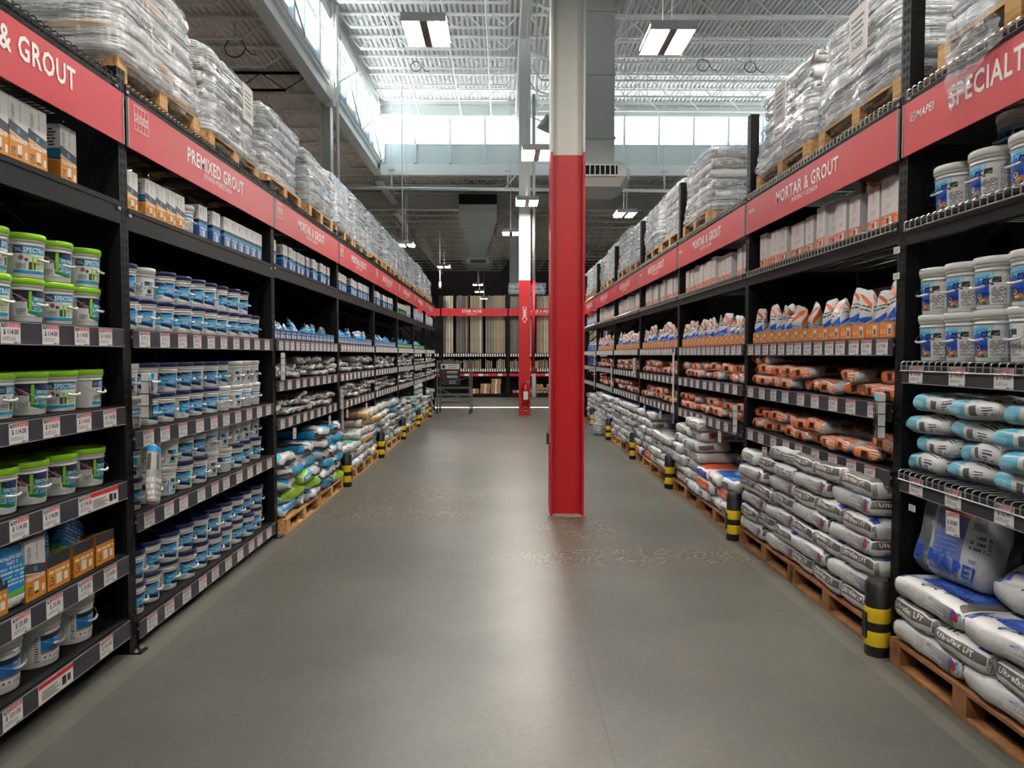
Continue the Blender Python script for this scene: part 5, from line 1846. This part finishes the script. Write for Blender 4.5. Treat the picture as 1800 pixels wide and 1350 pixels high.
slb = bagprint('shelf_bag_silver_print', (178, 178, 176), [('r', .25, .2, .75, .8, (206, 206, 202)), ('p', .3, .25, .7, .7, (50, 54, 66), 3), ('p', .1, 1.1, .5, 1.5, (60, 62, 70), 6), ('r', .5, 1.05, .9, 1.3, (120, 122, 124)), ('p', 1.2, .2, 1.8, .8, (80, 82, 90), 3)], rough=.24, bump=1.0, bscale=22)
skb = bagprint('shelf_bag_sky_print', (216, 216, 214), [('s', 0.0, .0, .42, .80, (110, 190, 216), .2), ('p', .06, .25, .36, .55, (190, 225, 236), 5), ('r', .48, .25, .56, .70, (90, 90, 94)), ('r', .62, .2, .80, .75, (226, 226, 226)), ('p', .63, .24, .79, .72, (70, 76, 120), 4),
    ('s', 0, 1.0, .45, 1.5, (110, 190, 216), .3), ('p', .6, 1.1, .9, 1.4, (60, 62, 70), 5), ('p', 1.2, .2, 1.8, .8, (70, 72, 80), 5), ('p', 3.2, .2, 3.8, .8, (70, 72, 80), 5)], rough=.34, bump=.6, bscale=14)
SBO = bag('grout_bag', .27, .36, .100, orb, (21, 22, 23), n=(10, 8, 5), amp=.017, bulge=.25, r=.036, freq=11)
SBP = bag('grout_bag', .27, .36, .100, pinkb, (24, 25), n=(10, 8, 5), amp=.017, bulge=.25, r=.036, freq=11)
SBS = bag('silver_pouch', .29, .38, .075, slb, (26, 27, 28), n=(10, 8, 4), amp=.016, bulge=.35, r=.032, freq=10)
SBK = bag('sanded_grout_bag', .33, .42, .108, skb, (29, 30, 32), n=(12, 9, 5), amp=.016, bulge=.22, r=.045, freq=8)
for i in range(1, 6):
    s0, s1 = RY[i], RY[i + 1]
    for z, sh in ((1.015, 'lower shelf'), (1.386, 'middle shelf')):
        n = 10
        for L in range(2 if i > 1 else 3):
            for k_ in range(n):
                if L == 1 and R.random() < (.18 if i < 3 else .3):
                    continue
                if L == 2 and not (z > 1.3 and k_ in (9, 8)):
                    continue
                if i == 1 and z < 1.1 and L == 1 and k_ in (1, 2, 3):
                    continue
                ms = SBO if i < 2 or (i < 4 and R.random() < .5) else SBP
                put('grout_bag', R.choice(ms), 'orange and silver grout bag' if ms is SBO else 'rose and silver grout bag', 'bag', 'grout bags on the shelves', 'R', i, s0 + .17 + (s1 - s0 - .32) * k_ / (n - 1) * .99 + R.uniform(-.012, .012), .20 + R.uniform(-.02, .05),
                    z + L * .088, '%s, %s layer, %s' % (sh, ORD[L + 1], ORD[k_ + 1]), (R.uniform(-.06, .06), R.uniform(-.10, .10) * L, RZ['R'] + R.uniform(-.22, .22)))
q = soft_box(.62, .42, .07, .03, (16, 10, 5), 'clearbag', amp=.02, freq=6, seed=90, bulge=.3)
put('draped_plastic_bag', q.mesh('draped_plastic_bag'), 'pale see-through plastic bag sprawled over orange bags', 'bag', None, 'R', 1, 4.55, .30, 1.015 + .10, 'lower shelf')
for i in range(2, 8):
    s0, s1 = LY[i], LY[i + 1]
    for z, sh in ((1.067, 'lower shelf'), (1.42, 'middle shelf')):
        n = 8
        for L in range(3):
            for k_ in range(n):
                pr = (0, .25, .5)[L]
                if R.random() < pr or (i > 5 and L == 2):
                    continue
                put('silver_pouch', R.choice(SBS), 'crumpled silver grout bag', 'bag', 'silver bags on the shelves', 'L', i, s0 + .2 + (s1 - s0 - .4) * k_ / (n - 1) + R.uniform(-.02, .02), .20 + R.uniform(-.02, .06),
                    z + L * .067, '%s, %s layer, %s' % (sh, ORD[L + 1], ORD[k_ + 1]), (R.uniform(-.08, .08), R.uniform(-.12, .12) * L, RZ['L'] + R.uniform(-.3, .3)))
for L in range(4):
    for k_ in range(4):
        for rw in range(1):
            if L == 3 and k_ == 3:
                continue
            put('sanded_grout_bag', R.choice(SBK), 'white bag with sky blue panel', 'bag', 'sky blue bags on the wire shelf', 'R', 0, 3.63 - k_ * .325 - (.06 if L % 2 else 0), .22 + R.uniform(-.03, .05), 1.036 + L * .102,
                'wire shelf, %s layer, %s' % (ORD[L + 1], ORD[k_ + 1]), (R.uniform(-.05, .05), R.uniform(-.06, .06), RZ['R'] + R.uniform(-.12, .18)))

# ---- white bundle bags at the far bays
whb = bagprint('bundle_white_print', (214, 216, 218), wrap4([('r', .1, .2, .9, .6, (60, 110, 190)), ('p', .2, .65, .8, .9, (90, 92, 96), 3)]))
BU = [pouch(.15, .09, .24, whb, i, .01) for i in (61, 62)]
for i, z in ((6, 1.386), (6, 1.75), (7, 1.75), (7, 1.386), (7, 1.015)):
    s0 = RY[i]
    for k_ in range(11):
        put('grout_pouch', BU[k_ % 2], 'white and blue upright bag', 'pouch', 'upright bags far along', 'R', i, s0 + .2 + k_ * .2, .12, z, '%s level, %s' % ({1.386: 'middle', 1.75: 'top', 1.015: 'lower'}[z], ORD[k_ + 1]), R.uniform(-.2, .2))

# ---- wrapped loads on the top decks
LS_, LW_ = 1.06, 1.04


def load_parts(side, h, seed, kinds, detail, sheet):
    """parts of a wrapped pallet load; local frame: x along the rack, y deep, z up"""
    rr = random.Random(seed)
    parts = [('pallet', PALS)]
    nl = int((h - .14) / .110)
    sc = .93
    bags = []
    for L in range(nl):
        for (x, y, rot, rw) in layer_spots(L + seed, 1.14, .98, True):
            bags.append((x * .90, y * .98 + .03,   .14 + L * .110, (pi / 2 if rot else 0) + rr.choice((0, pi)) + rr.uniform(-.05, .05), rr.choice(kinds)))
    # film
    def shape(p):
        f = p.z / h
        t = .93 + .05 * sin(f * 5 + seed) - .12 * max(0, f - .8) / .2
        e = .012 * sin(p.z * 62 + seed)
        cx, cyy = p.x, p.y
        p.x = cx * (t + e)
        p.y = cyy * (t + e)
        return p
    q = soft_box(1.13, 1.12, h - .05, .12, (16, 16, 26), 'wrap', amp=.022, freq=5.5, seed=seed, shape=shape)
    for k_ in range(len(q.v)):
        v = q.v[k_]
        q.v[k_] = (v[0], v[1] + .52, v[2] + .07)
    wrap = q.mesh('shrink_wrap')
    return parts, bags, wrap


_loadcache = {}


def wrapped_load(side, i, s, h, seed, kinds, lbl, detail=True, sheet=None, d=.02, twist=0.0, zoff=0.0):
    z = (3.13 if side == 'L' else 3.05) + .004 + zoff
    key = (round(h, 2), seed % 4, tuple(kinds), detail)
    if key not in _loadcache:
        _loadcache[key] = load_parts(side, h, seed % 4, kinds, detail, sheet)
    parts, bags, wrap = _loadcache[key]
    root = link('wrapped_pallet', None, None, PL(side, s, d, z), RZ[side] + twist)
    tag(root, lbl, 'wrapped pallet', 'shrink-wrapped pallets on the top decks')
    link('pallet', PALS, root)
    if detail:
        for (x, y, zz, rz, kd) in bags:
            o = link('bag', BAG[kd][0][int(abs(x * 100)) % len(BAG[kd][0])], root, (x, y, zz), rz)
            o.scale = (.92, .92, .93)
    else:
        k2 = key + ('m',)
        if k2 not in _loadcache:
            q = MB()
            hb = h - .14
            nl = int(hb / .110)
            for L in range(nl):
                for (x, y, rot, rw) in layer_spots(L + seed, 1.14, .98, True):
                    t = soft_box(BW * .92 if not rot else BD * .92, BD * .92 if not rot else BW * .92, .115, .045, (4, 4, 2), BAG[kinds[L % len(kinds)]][0][0].materials[0], amp=.012, seed=L + x, bulge=.15)
                    o_ = len(q.v)
                    q.v += [(a + x * .9, b_ + y * .98 + .03, c + .14 + L * .110) for a, b_, c in t.v]
                    mi = q.mi(t.mats[0])
                    q.f += [tuple(o_ + w for w in f_) for f_ in t.f]
                    q.m += [mi] * len(t.f); q.s += t.s; q.uv += t.uv
            _loadcache[k2] = q.mesh('bag_layers')
        link('bag_layers', _loadcache[k2], root)
    link('shrink_wrap', wrap, root)
    if sheet:
        q = MB()
        hh = h * .52
        xx, yy = (.12, -.055)
        q.box((xx - .11, yy, hh - .02), (xx + .11, yy + .003, hh + .27), 'paper')
        for k_ in range(4):
            q.box((xx - .08, yy - .0015, hh + .10 + k_ * .035), (xx + .05 + .02 * (k_ % 2), yy, hh + .108 + k_ * .035), 'strip')
        q.text(sheet, lambda x, y: (xx + x, yy - .002, hh + .03 + y), 'tagblack', h=.036, cond=.9, bold=.01)
        link('paper_sheet', q.mesh('paper_sheet'), root)
    return root


kk = [['palem', 'silver'], ['palem'], ['silver', 'palem'], ['silver']]
j = 0
for i in range(1, NL):
    s0 = LY[i]
    for near in (True, False):
        j += 1
        s = s0 + (.58 if near else 1.83)
        if i == 1 and near:
            s = 4.47
        det = j <= 4
        hgt = (.86, .80, .80, .78, .84, .86, .82, .82, .80, .84, .78, .8, .76, .7)[(j - 1) % 14]
        kd = (['tan', 'palem'], ['palem', 'pale'], ['palem'], ['palem', 'silver'])[j - 1] if det else (['palem', 'cyan'] if j % 2 else ['palem', 'silver'])
        wrapped_load('L', i, s, hgt, j, kd,
                     'shrink-wrapped pallet of bags, top deck, premixed side, %s from the camera' % ORD[j], det, sheet='5-2027' if j in (2,) else ('' if j in (1, 3) else None), d=(.02, .03, .06, .05)[j % 4])
j = 0
for i in range(0, NR):
    s0, s1 = RY[i], RY[i + 1]
    for near in (True, False):
        if (i == 0 and near) or (i == 2 and near):
            continue
        j += 1
        s = s0 + (.64 if near else 1.83)
        if i == 0:
            s = 3.08
        det = j <= 4
        hgt = (.84, .82, .80, .86, .80, .84, .80, .86, .82, .8, .84, .8, .8, .8)[(j - 1) % 14]
        kd = ['ultra', 'pale'] if det and j > 1 else (['pale', 'blue'] if j % 2 else ['pale', 'ultra'])
        wrapped_load('R', i, s, hgt, j + 2, kd,
                     'shrink-wrapped pallet of bags, top deck, epoxy side, %s from the camera' % ORD[j], det, sheet='5-2027' if j in (2, 3) else None, d=(.02, .03, .05, .04)[j % 4], zoff=.0)
# film hanging over the epoxy side SPECIALTY sign
q = MB()
def hang(u, v):
    p = Vector((-.05 + u * .34 + v * .05, -.05 - .02 * sin(v * 3) + .03 * noise.noise(Vector((u * 5, v * 5, 1))), .16 - v * (.42 - .22 * u)))
    return p
q.grid(14, 14, hang, 'wrap')
put('hanging_film', q.mesh('hanging_film'), 'torn clear film over the SPECIALTY sign', 'plastic film', None, 'R', 0, 3.36, 0, 3.05, 'from the wrapped pallet')

# ---- things hung on the posts
def basket_set():
    q = MB()
    for z in (0, .10, .20, .30):
        q.tube([(-.11, 0, z), (-.11, -.06, z), (.11, -.06, z), (.11, 0, z)], .0035, 'wireblack', 5)
    for x in (-.11, -.04, .04, .11):
        q.tube([(x, -.06, 0), (x, -.06, .3)], .0035, 'wireblack', 5)
    q.box((-.11, -.06, -.004), (.11, 0, 0), 'wireblack')
    bas = q.mesh('wire_basket')
    q = MB()
    for k_ in range(14):
        y = -.054 + k_ * .0037
        q.box((-.10, y, .004), (.10, y + .0028, .36 + .004 * (k_ % 3)), 'paper')
    q.box((-.098, -.0562, .30), (.098, -.0545, .355), 'cyanink')
    q.box((-.05, -.0565, .05), (.0, -.0545, .26), 'strip')
    q.box((.02, -.0565, .10), (.08, -.0545, .18), 'blueink')
    sh = q.mesh('leaflets')
    return bas, sh


BAS, SHT = basket_set()
for n_, (side, s, z) in enumerate((('L', 4.02, 1.30), ('L', 6.50, 1.42), ('L', 8.82, .98), ('R', 3.93, 1.19), ('R', 6.40, .95), ('R', 11.35, 1.35))):
    make('leaflet_basket', [('wire_basket', BAS), ('leaflets', SHT)], 'black wire basket of leaflets, %s, %s post' % (SIDE[side], ORD[{4.02: 1, 6.5: 2, 8.82: 3, 3.93: 1, 6.4: 2, 11.35: 4}[s]]), 'leaflet basket', 'leaflet baskets on the posts',
         PL(side, s, -.03, z), RZ[side] + (.35 if side == 'L' else -.35), (.68, .68, .68))
q = MB()
q.box((-.035, -.01, 0), (.035, -.004, .95), 'paper')
for k_ in range(30):
    q.box((.0, -.0115, .16 + k_ * .024), (.03, -.010, .168 + k_ * .024), 'tagblack')
q.box((-.035, -.0115, 0), (.035, -.010, .13), 'blueink'); q.box((-.035, -.0115, .88), (.035, -.010, .95), 'blueink')
STRIPM = q.mesh('colour_strip')
for n_, (s, z, h_) in enumerate(((8.82, .80, 1), (16.5, .85, 1), (13.9, .9, .6))):
    put('colour_strip', STRIPM, 'white ruled colour strip hung on a post', 'sample strip', 'colour strips', 'R', 2 + n_, s, -.03, z, 'over the shelf edges', 0, (1, 1, h_))
q = MB()
for k_ in range(7):
    q.box((-.06, -.03 + k_ * .004, 0), (.06, -.028 + k_ * .004, .36), 'paper')
    for m_ in range(5):
        q.box((-.05, -.0312, .04 + m_ * .06), (.04, -.030, .055 + m_ * .06), 'strip')
put('leaflet_pad', q.mesh('leaflet_pad'), 'pad of white sheets hung on the post', 'leaflets', None, 'L', 3, 8.93, -.02, .72, 'over the lower shelf', (radians(0), radians(6), RZ['L'] + .3))
# small price cards hanging below shelves
q = MB()
q.box((-.05, -.002, -.11), (.05, 0, 0), 'tag', faceuv={'F': (0, 0, 1, 1), '*': (0, 0, .01, .01)})
q.text('$ 30.89', lambda x, y: (x, -.003, -.06 + y), 'tagblack', h=.020, cond=.8, bold=.03)
HC = q.mesh('hanging_card')
for n_, (side, i, s, z) in enumerate((('R', 0, 3.32, .905), ('R', 1, 4.42, .90), ('R', 1, 5.75, .90), ('R', 2, 6.95, .90), ('R', 2, 8.2, .90), ('R', 3, 9.6, .9), ('R', 3, 10.7, .9), ('L', 2, 6.95, .94), ('L', 2, 8.35, .94), ('L', 3, 9.3, .94), ('L', 3, 10.6, .94))):
    put('hanging_card', HC, 'small price card hanging below the shelf edge', 'price card', 'hanging price cards', side, i, s, -.02, z, 'number %s' % ORD[n_ + 1], (0, radians(R.uniform(-6, 6)), RZ[side]), (1, 1, 1))
# sample packet hung in the premixed bay
pk = label_mat('packet_print', (176, 176, 172), wrap4([('r', 0, .78, 1, 1.1, (40, 150, 210)), ('r', .1, .55, .5, .75, (90, 92, 94)), ('p', .1, .15, .9, .5, (230, 230, 228), 4), ('r', 0, 0, 1, .08, (190, 40, 40))]), rough=.2, bump=.6)
q = soft_box(.17, .06, .34, .025, (8, 4, 12), pk, amp=.008, seed=5)
q2 = MB(); q2.tube([(.0, -.02, .12), (.07, -.06, .11), (.12, -.05, .13)], .003, 'wirewhite', 5); q2.box((.09, -.065, .05), (.15, -.062, .13), 'blueink'); q2.box((.097, -.0655, .057), (.143, -.065, .123), 'cyanink')
make('hanging_packet', [('packet', q.mesh('packet')), ('hang_tag', q2.mesh('hang_tag'))], 'grey and blue grout packet hung on the post, bucket shelf below', 'packet', None, PL('L', 4.03, -.07, .80), (0, radians(14), RZ['L'] + .3))
for n_, (side, s, z) in enumerate((('R', 3.72, .82), ('L', 4.02, 1.90), ('L', 4.02, 1.83), ('R', 3.86, 2.2), ('R', 3.86, 2.06))):
    q = MB(); q.box((-.03, -.002, 0), (.03, 0, .035), 'tagbar', faceuv={'F': (0, 0, 1, 1), '*': (0, 0, .01, .01)})
    make('barcode_sticker', q.mesh('barcode_sticker'), 'white barcode sticker on a rack post, %s, %s' % (SIDE[side], ORD[n_ + 1]), 'sticker', 'barcode stickers', PL(side, s, -.014 if n_ else .02, z), RZ[side])

# ================================================================== far rack of mouldings
BYR = 27.7


def far_bay(x0, x1, txt, sub, lbl):
    root = link('molding_rack', None, None, (x0, BYR, 0), 0)
    tag(root, lbl, 'rack', 'molding racks at the end of the aisle')
    W = x1 - x0
    q = MB()
    for x in (.045, W - .045):
        q.box((x - .04, 0, 0), (x + .04, .08, 3.955), 'black'); q.box((x - .04, .9, 0), (x + .04, .98, 3.955), 'black')
    link('upright_frame', q.mesh('upright_frame'), root)
    q = MB(); q.box((.05, .55, .1), (W - .05, .56, 3.3), 'dark'); link('shade_sheet', q.mesh('shade_sheet'), root)  # same near-black sheet, added as shade behind the moldings
    for z in (.14, 1.10, 1.72):
        q = MB(); q.box((.05, 0, z - .14), (W - .05, .5, z), 'black'); link('shelf', q.mesh('shelf'), root)
    q = MB(); q.box((.05, .28, 3.45), (W - .05, .33, 3.52), 'black'); link('rail', q.mesh('rail'), root)
    for z in (1.585, 1.0):
        q = MB()
        q.box((.05, -.012, z - .005), (W - .05, -.002, z + .125), 'dark')
        for k_ in range(26):
            x = .09 + k_ * (W - .15) / 26
            q.box((x, -.016, z), (x + .055, -.012, z + .115), 'paper')
        link('price_strip', q.mesh('price_strip'), root)
    q = MB(); q.box((.05, -.01, .82), (W - .05, 0, .93), 'signred')
    for x in (.9, 1.45, 2.2):
        q.box((x, -.014, .83), (x + .18, -.01, .92), 'paper')
    q.text('molding', lambda x, y: (1.75 + x, -.014, .86 + y), 'white', h=.04)
    link('red_strip', q.mesh('red_strip'), root)
    q = MB(); q.box((.03, -.03, 3.16), (W - .03, -.02, 3.45), 'signred'); bd = q.mesh('board')
    q = MB(); q.text(txt, lambda x, y: (W / 2 - .1 + x, -.032, 3.29 + y), 'white', h=.11, cond=.85, bold=.035)
    q.text(sub, lambda x, y: (W / 2 - .1 + x, -.032, 3.22 + y), 'white', h=.035, cond=.8, bold=.01)
    lt_ = q.mesh('lettering')
    make('aisle_sign', [('board', bd), ('lettering', lt_)], 'red %s sign on the far rack' % txt, 'sign', 'red signs on the far rack', (x0, BYR, 0))
    return root


far_bay(-2.42, .18, 'STAIR NOSE', 'BORDE DE ESCALERA', 'black rack of upright moldings under the STAIR NOSE sign')
far_bay(.18, 2.80, 'STAIR NOSE & MOLDING', 'BORDE DE ESCALERA Y MOLDURAS', 'black rack of upright moldings behind the red columns')
far_bay(2.80, 5.42, 'MOLDING & TRIM', 'MOLDURAS', 'black rack of upright moldings hidden behind the near red column')
far_bay(-5.02, -2.42, 'MOLDING', 'MOLDURAS', 'black rack of upright moldings hidden past the premixed side')
tones = [(196, 186, 168), (176, 160, 136), (150, 144, 134), (120, 116, 110), (206, 194, 166), (96, 92, 90), (168, 152, 122), (134, 124, 112), (214, 206, 190), (186, 166, 134)]
BM = []
for j, c in enumerate(tones):
    m = mat('molding_tone_%d' % j, c, .5, var=.12, vscale=3)
    q = MB(); q.box((-.022, 0, 0), (.022, .03, 2.24), m); q.box((-.012, -.012, 0), (.022, 0, 2.24), m)
    q2 = MB(); q2.box((-.02, 0, 0), (.02, .02, .42), m); q2.box((-.008, -.01, 0), (.02, 0, .42), m)
    BM.append((q.mesh('molding'), q2.mesh('molding_sample')))
DRK = [2, 3, 5, 7]
for bx, bn in ((-2.42, 'STAIR NOSE rack'), (.18, 'rack behind the columns'), (2.8, 'rack past the near column')):
    n = 44
    for k_ in range(n):
        x = bx + .10 + k_ * 2.42 / n
        if k_ in (7, 8, 18, 28, 29) or (bx > 0 and k_ in (17, 18)):
            continue
        grp = k_ // 9 if bx < 0 else (k_ // 7 + 1)
        pal_ = [[0, 8, 2, 4, 2], DRK, [4, 0, 6, 9, 8], [2, 3, 7, 0], [6, 9, 1, 4]][grp % 5]
        t = R.choice(pal_)
        o = make('molding', BM[t][0], 'upright molding length, %s, %s along' % (bn, ORD[k_ + 1]), 'molding', 'upright moldings', (x, BYR + .10 + (k_ % 2) * .05 + R.uniform(0, .03), 1.725), (radians(-3), 0, 0), (1, 1, R.uniform(.985, 1.01)))
    for k_ in range(34):
        x = bx + (.10 if bx > 0 else .10) + k_ * 2.42 / 34
        if k_ in (10, 21, 22, 27, 28):
            continue
        t = R.choice([0, 4, 8, 9, 6, 1, 7])
        make('molding_sample', BM[t][1], 'short molding sample, %s, %s along' % (bn, ORD[k_ + 1]), 'molding sample', 'short moldings', (x, BYR + .08 + R.uniform(0, .06), 1.105), (radians(-4), 0, 0), (1, 1, R.uniform(.7, 1.0)))
q = MB(); q.box((-.19, 0, 0), (.19, .35, .19), 'card'); q.box((-.03, -.002, 0), (.03, 0, .19), 'paper'); FB = q.mesh('carton')
for k_, (x, z) in enumerate(((-.72, .142), (-.30, .142), (.0 - .18 + .02, .334), (-.70, .334), (-.28, .142 + .384), (-1.15, .142))):
    make('carton', FB, 'brown carton low in the STAIR NOSE rack, %s' % ORD[k_ + 1], 'box', 'cartons low in the far rack', (x if k_ != 2 else -.30, BYR + .05, z))
q = MB(); q.lathe([(.03, 0), (.065, 0), (.065, .4), (.03, .4)], 14, 'rollends'); q.lathe([(.0, .004), (.03, .002)], 10, 'dark')
RL = q.mesh('paper_roll')
k_ = 0
for rw in range(3):
    for c_ in range(10):
        x = .95 + c_ * .135 + (.067 if rw % 2 else 0)
        if rw == 2 and c_ in (1, 5, 8):
            continue
        k_ += 1
        make('paper_roll', RL, 'kraft roll end in the rack behind the columns, row %s, %s' % (ORD[rw + 1], ORD[c_ + 1]), 'roll', 'kraft rolls', (x, BYR + .48, .21 + rw * .118), (radians(90), 0, 0))
for c_ in range(3):
    make('paper_roll', RL, 'kraft roll end between the columns, %s' % ORD[c_ + 1], 'roll', 'kraft rolls', (.42 + c_ * .135, BYR + .48, .21), (radians(90), 0, 0))
q = soft_box(.62, .6, .5, .1, (8, 8, 8), 'wrap', amp=.03, seed=4); w_ = q.mesh('wrap')
q = MB(); q.box((-.25, -.25, .02), (.25, .25, .40), trn, faceuv={'F': (0, 0, 1, 1)}); bx_ = q.mesh('carton_stack')
for k_, (x, c) in enumerate(((.50, 'left of'), (1.38, 'right of'))):
    make('wrapped_cartons', [('carton_stack', bx_), ('wrap', w_)], 'film wrapped blue carton on the far rack, %s' % ('before the second column' if k_ == 0 else 'between the two columns'), 'wrapped cartons', 'wrapped cartons on the far rack', (x, BYR + .62, 4.0))
q = MB(); q.box((-.25, .3, 3.96), (2.9, .98, 4.0), 'black')
make('rack_top_shelf', q.mesh('rack_top_shelf'), 'black top deck of the far molding racks', 'shelf', None, (0, BYR, 0))

# ================================================================== rolling stock cart with its sign
CX, CY = -1.86, 20.0
q = MB()
for x in (0, .92):
    for y in (0, .55):
        q.box((x - .018, y - .018, .12), (x + .018, y + .018, 1.50), 'chromecart')
fr = q.mesh('frame')
q = MB()
for z in (.30, .52, .72, 1.46):
    for y in (0, .55):
        q.box((0, y - .012, z - .02), (.92, y + .012, z + .02), 'chromecart')
    for x in (0, .92):
        q.box((x - .012, 0, z - .02), (x + .012, .55, z + .02), 'chromecart')
q.beam((0, .0, .72), (.92, 0, .34), .025, .02, 'chromecart', up=Vector((0, 1, 0)))
rl = q.mesh('rail')
q = MB(); q.tube([(0, -.03, 1.02), (.3, -.06, .94), (.62, -.06, .95), (.9, -.03, 1.02)], .01, 'chromecart', 5); ch = q.mesh('chain')
parts = [('frame', fr), ('rail', rl), ('chain', ch)]
for (x, y) in ((0, 0), (.92, 0), (0, .55), (.92, .55)):
    q = MB()
    q.tube([(x - .02, y, .06), (x + .02, y, .06)], .06, 'rubber', 12)
    q.box((x - .025, y - .012, .05), (x + .025, y + .012, .14), 'chromecart')
    parts.append(('caster', q.mesh('caster')))
q = MB()
q.box((0, 0, 0), (.58, .01, .62), 'tagblack')
q.box((.03, -.003, .45), (.55, 0, .60), 'paper')
q.text('ASSOCIATE', lambda x, y: (.36 + x, -.005, .535 + y), 'tagblack', h=.04, cond=.8, bold=.03)
q.text('USE ONLY', lambda x, y: (.36 + x, -.005, .475 + y), 'tagblack', h=.04, cond=.8, bold=.03)
for c_ in ((.11, .52), (.11, .36), (.11, .22), (.11, .08)):
    q.lathe([(0, 0), (.045, 0)], 12, 'paper') if False else None
    V = [(c_[0] + .05 * cos(2 * pi * a / 14), -.006, c_[1] + .05 * sin(2 * pi * a / 14)) for a in range(14)]
    q.add(V, [tuple(range(14))], 'strip')
for z in (.38, .34, .25, .21):
    q.box((.2, -.003, z), (.5, 0, z + .018), 'paper')
q.box((.03, -.003, .03), (.55, 0, .14), 'strip')
q.text('ASSOCIATE', lambda x, y: (.36 + x, -.005, .095 + y), 'white', h=.032, cond=.8, bold=.03)
q.text('USE ONLY', lambda x, y: (.36 + x, -.005, .045 + y), 'white', h=.032, cond=.8, bold=.03)
sg = q.mesh('sign_panel')
root = make('stock_cart', parts, 'grey steel rolling cart parked at the end of the premixed side', 'cart', None, (CX, CY, 0), -.06)
o = link('sign_panel', sg, root, (.08, -.04, .80))
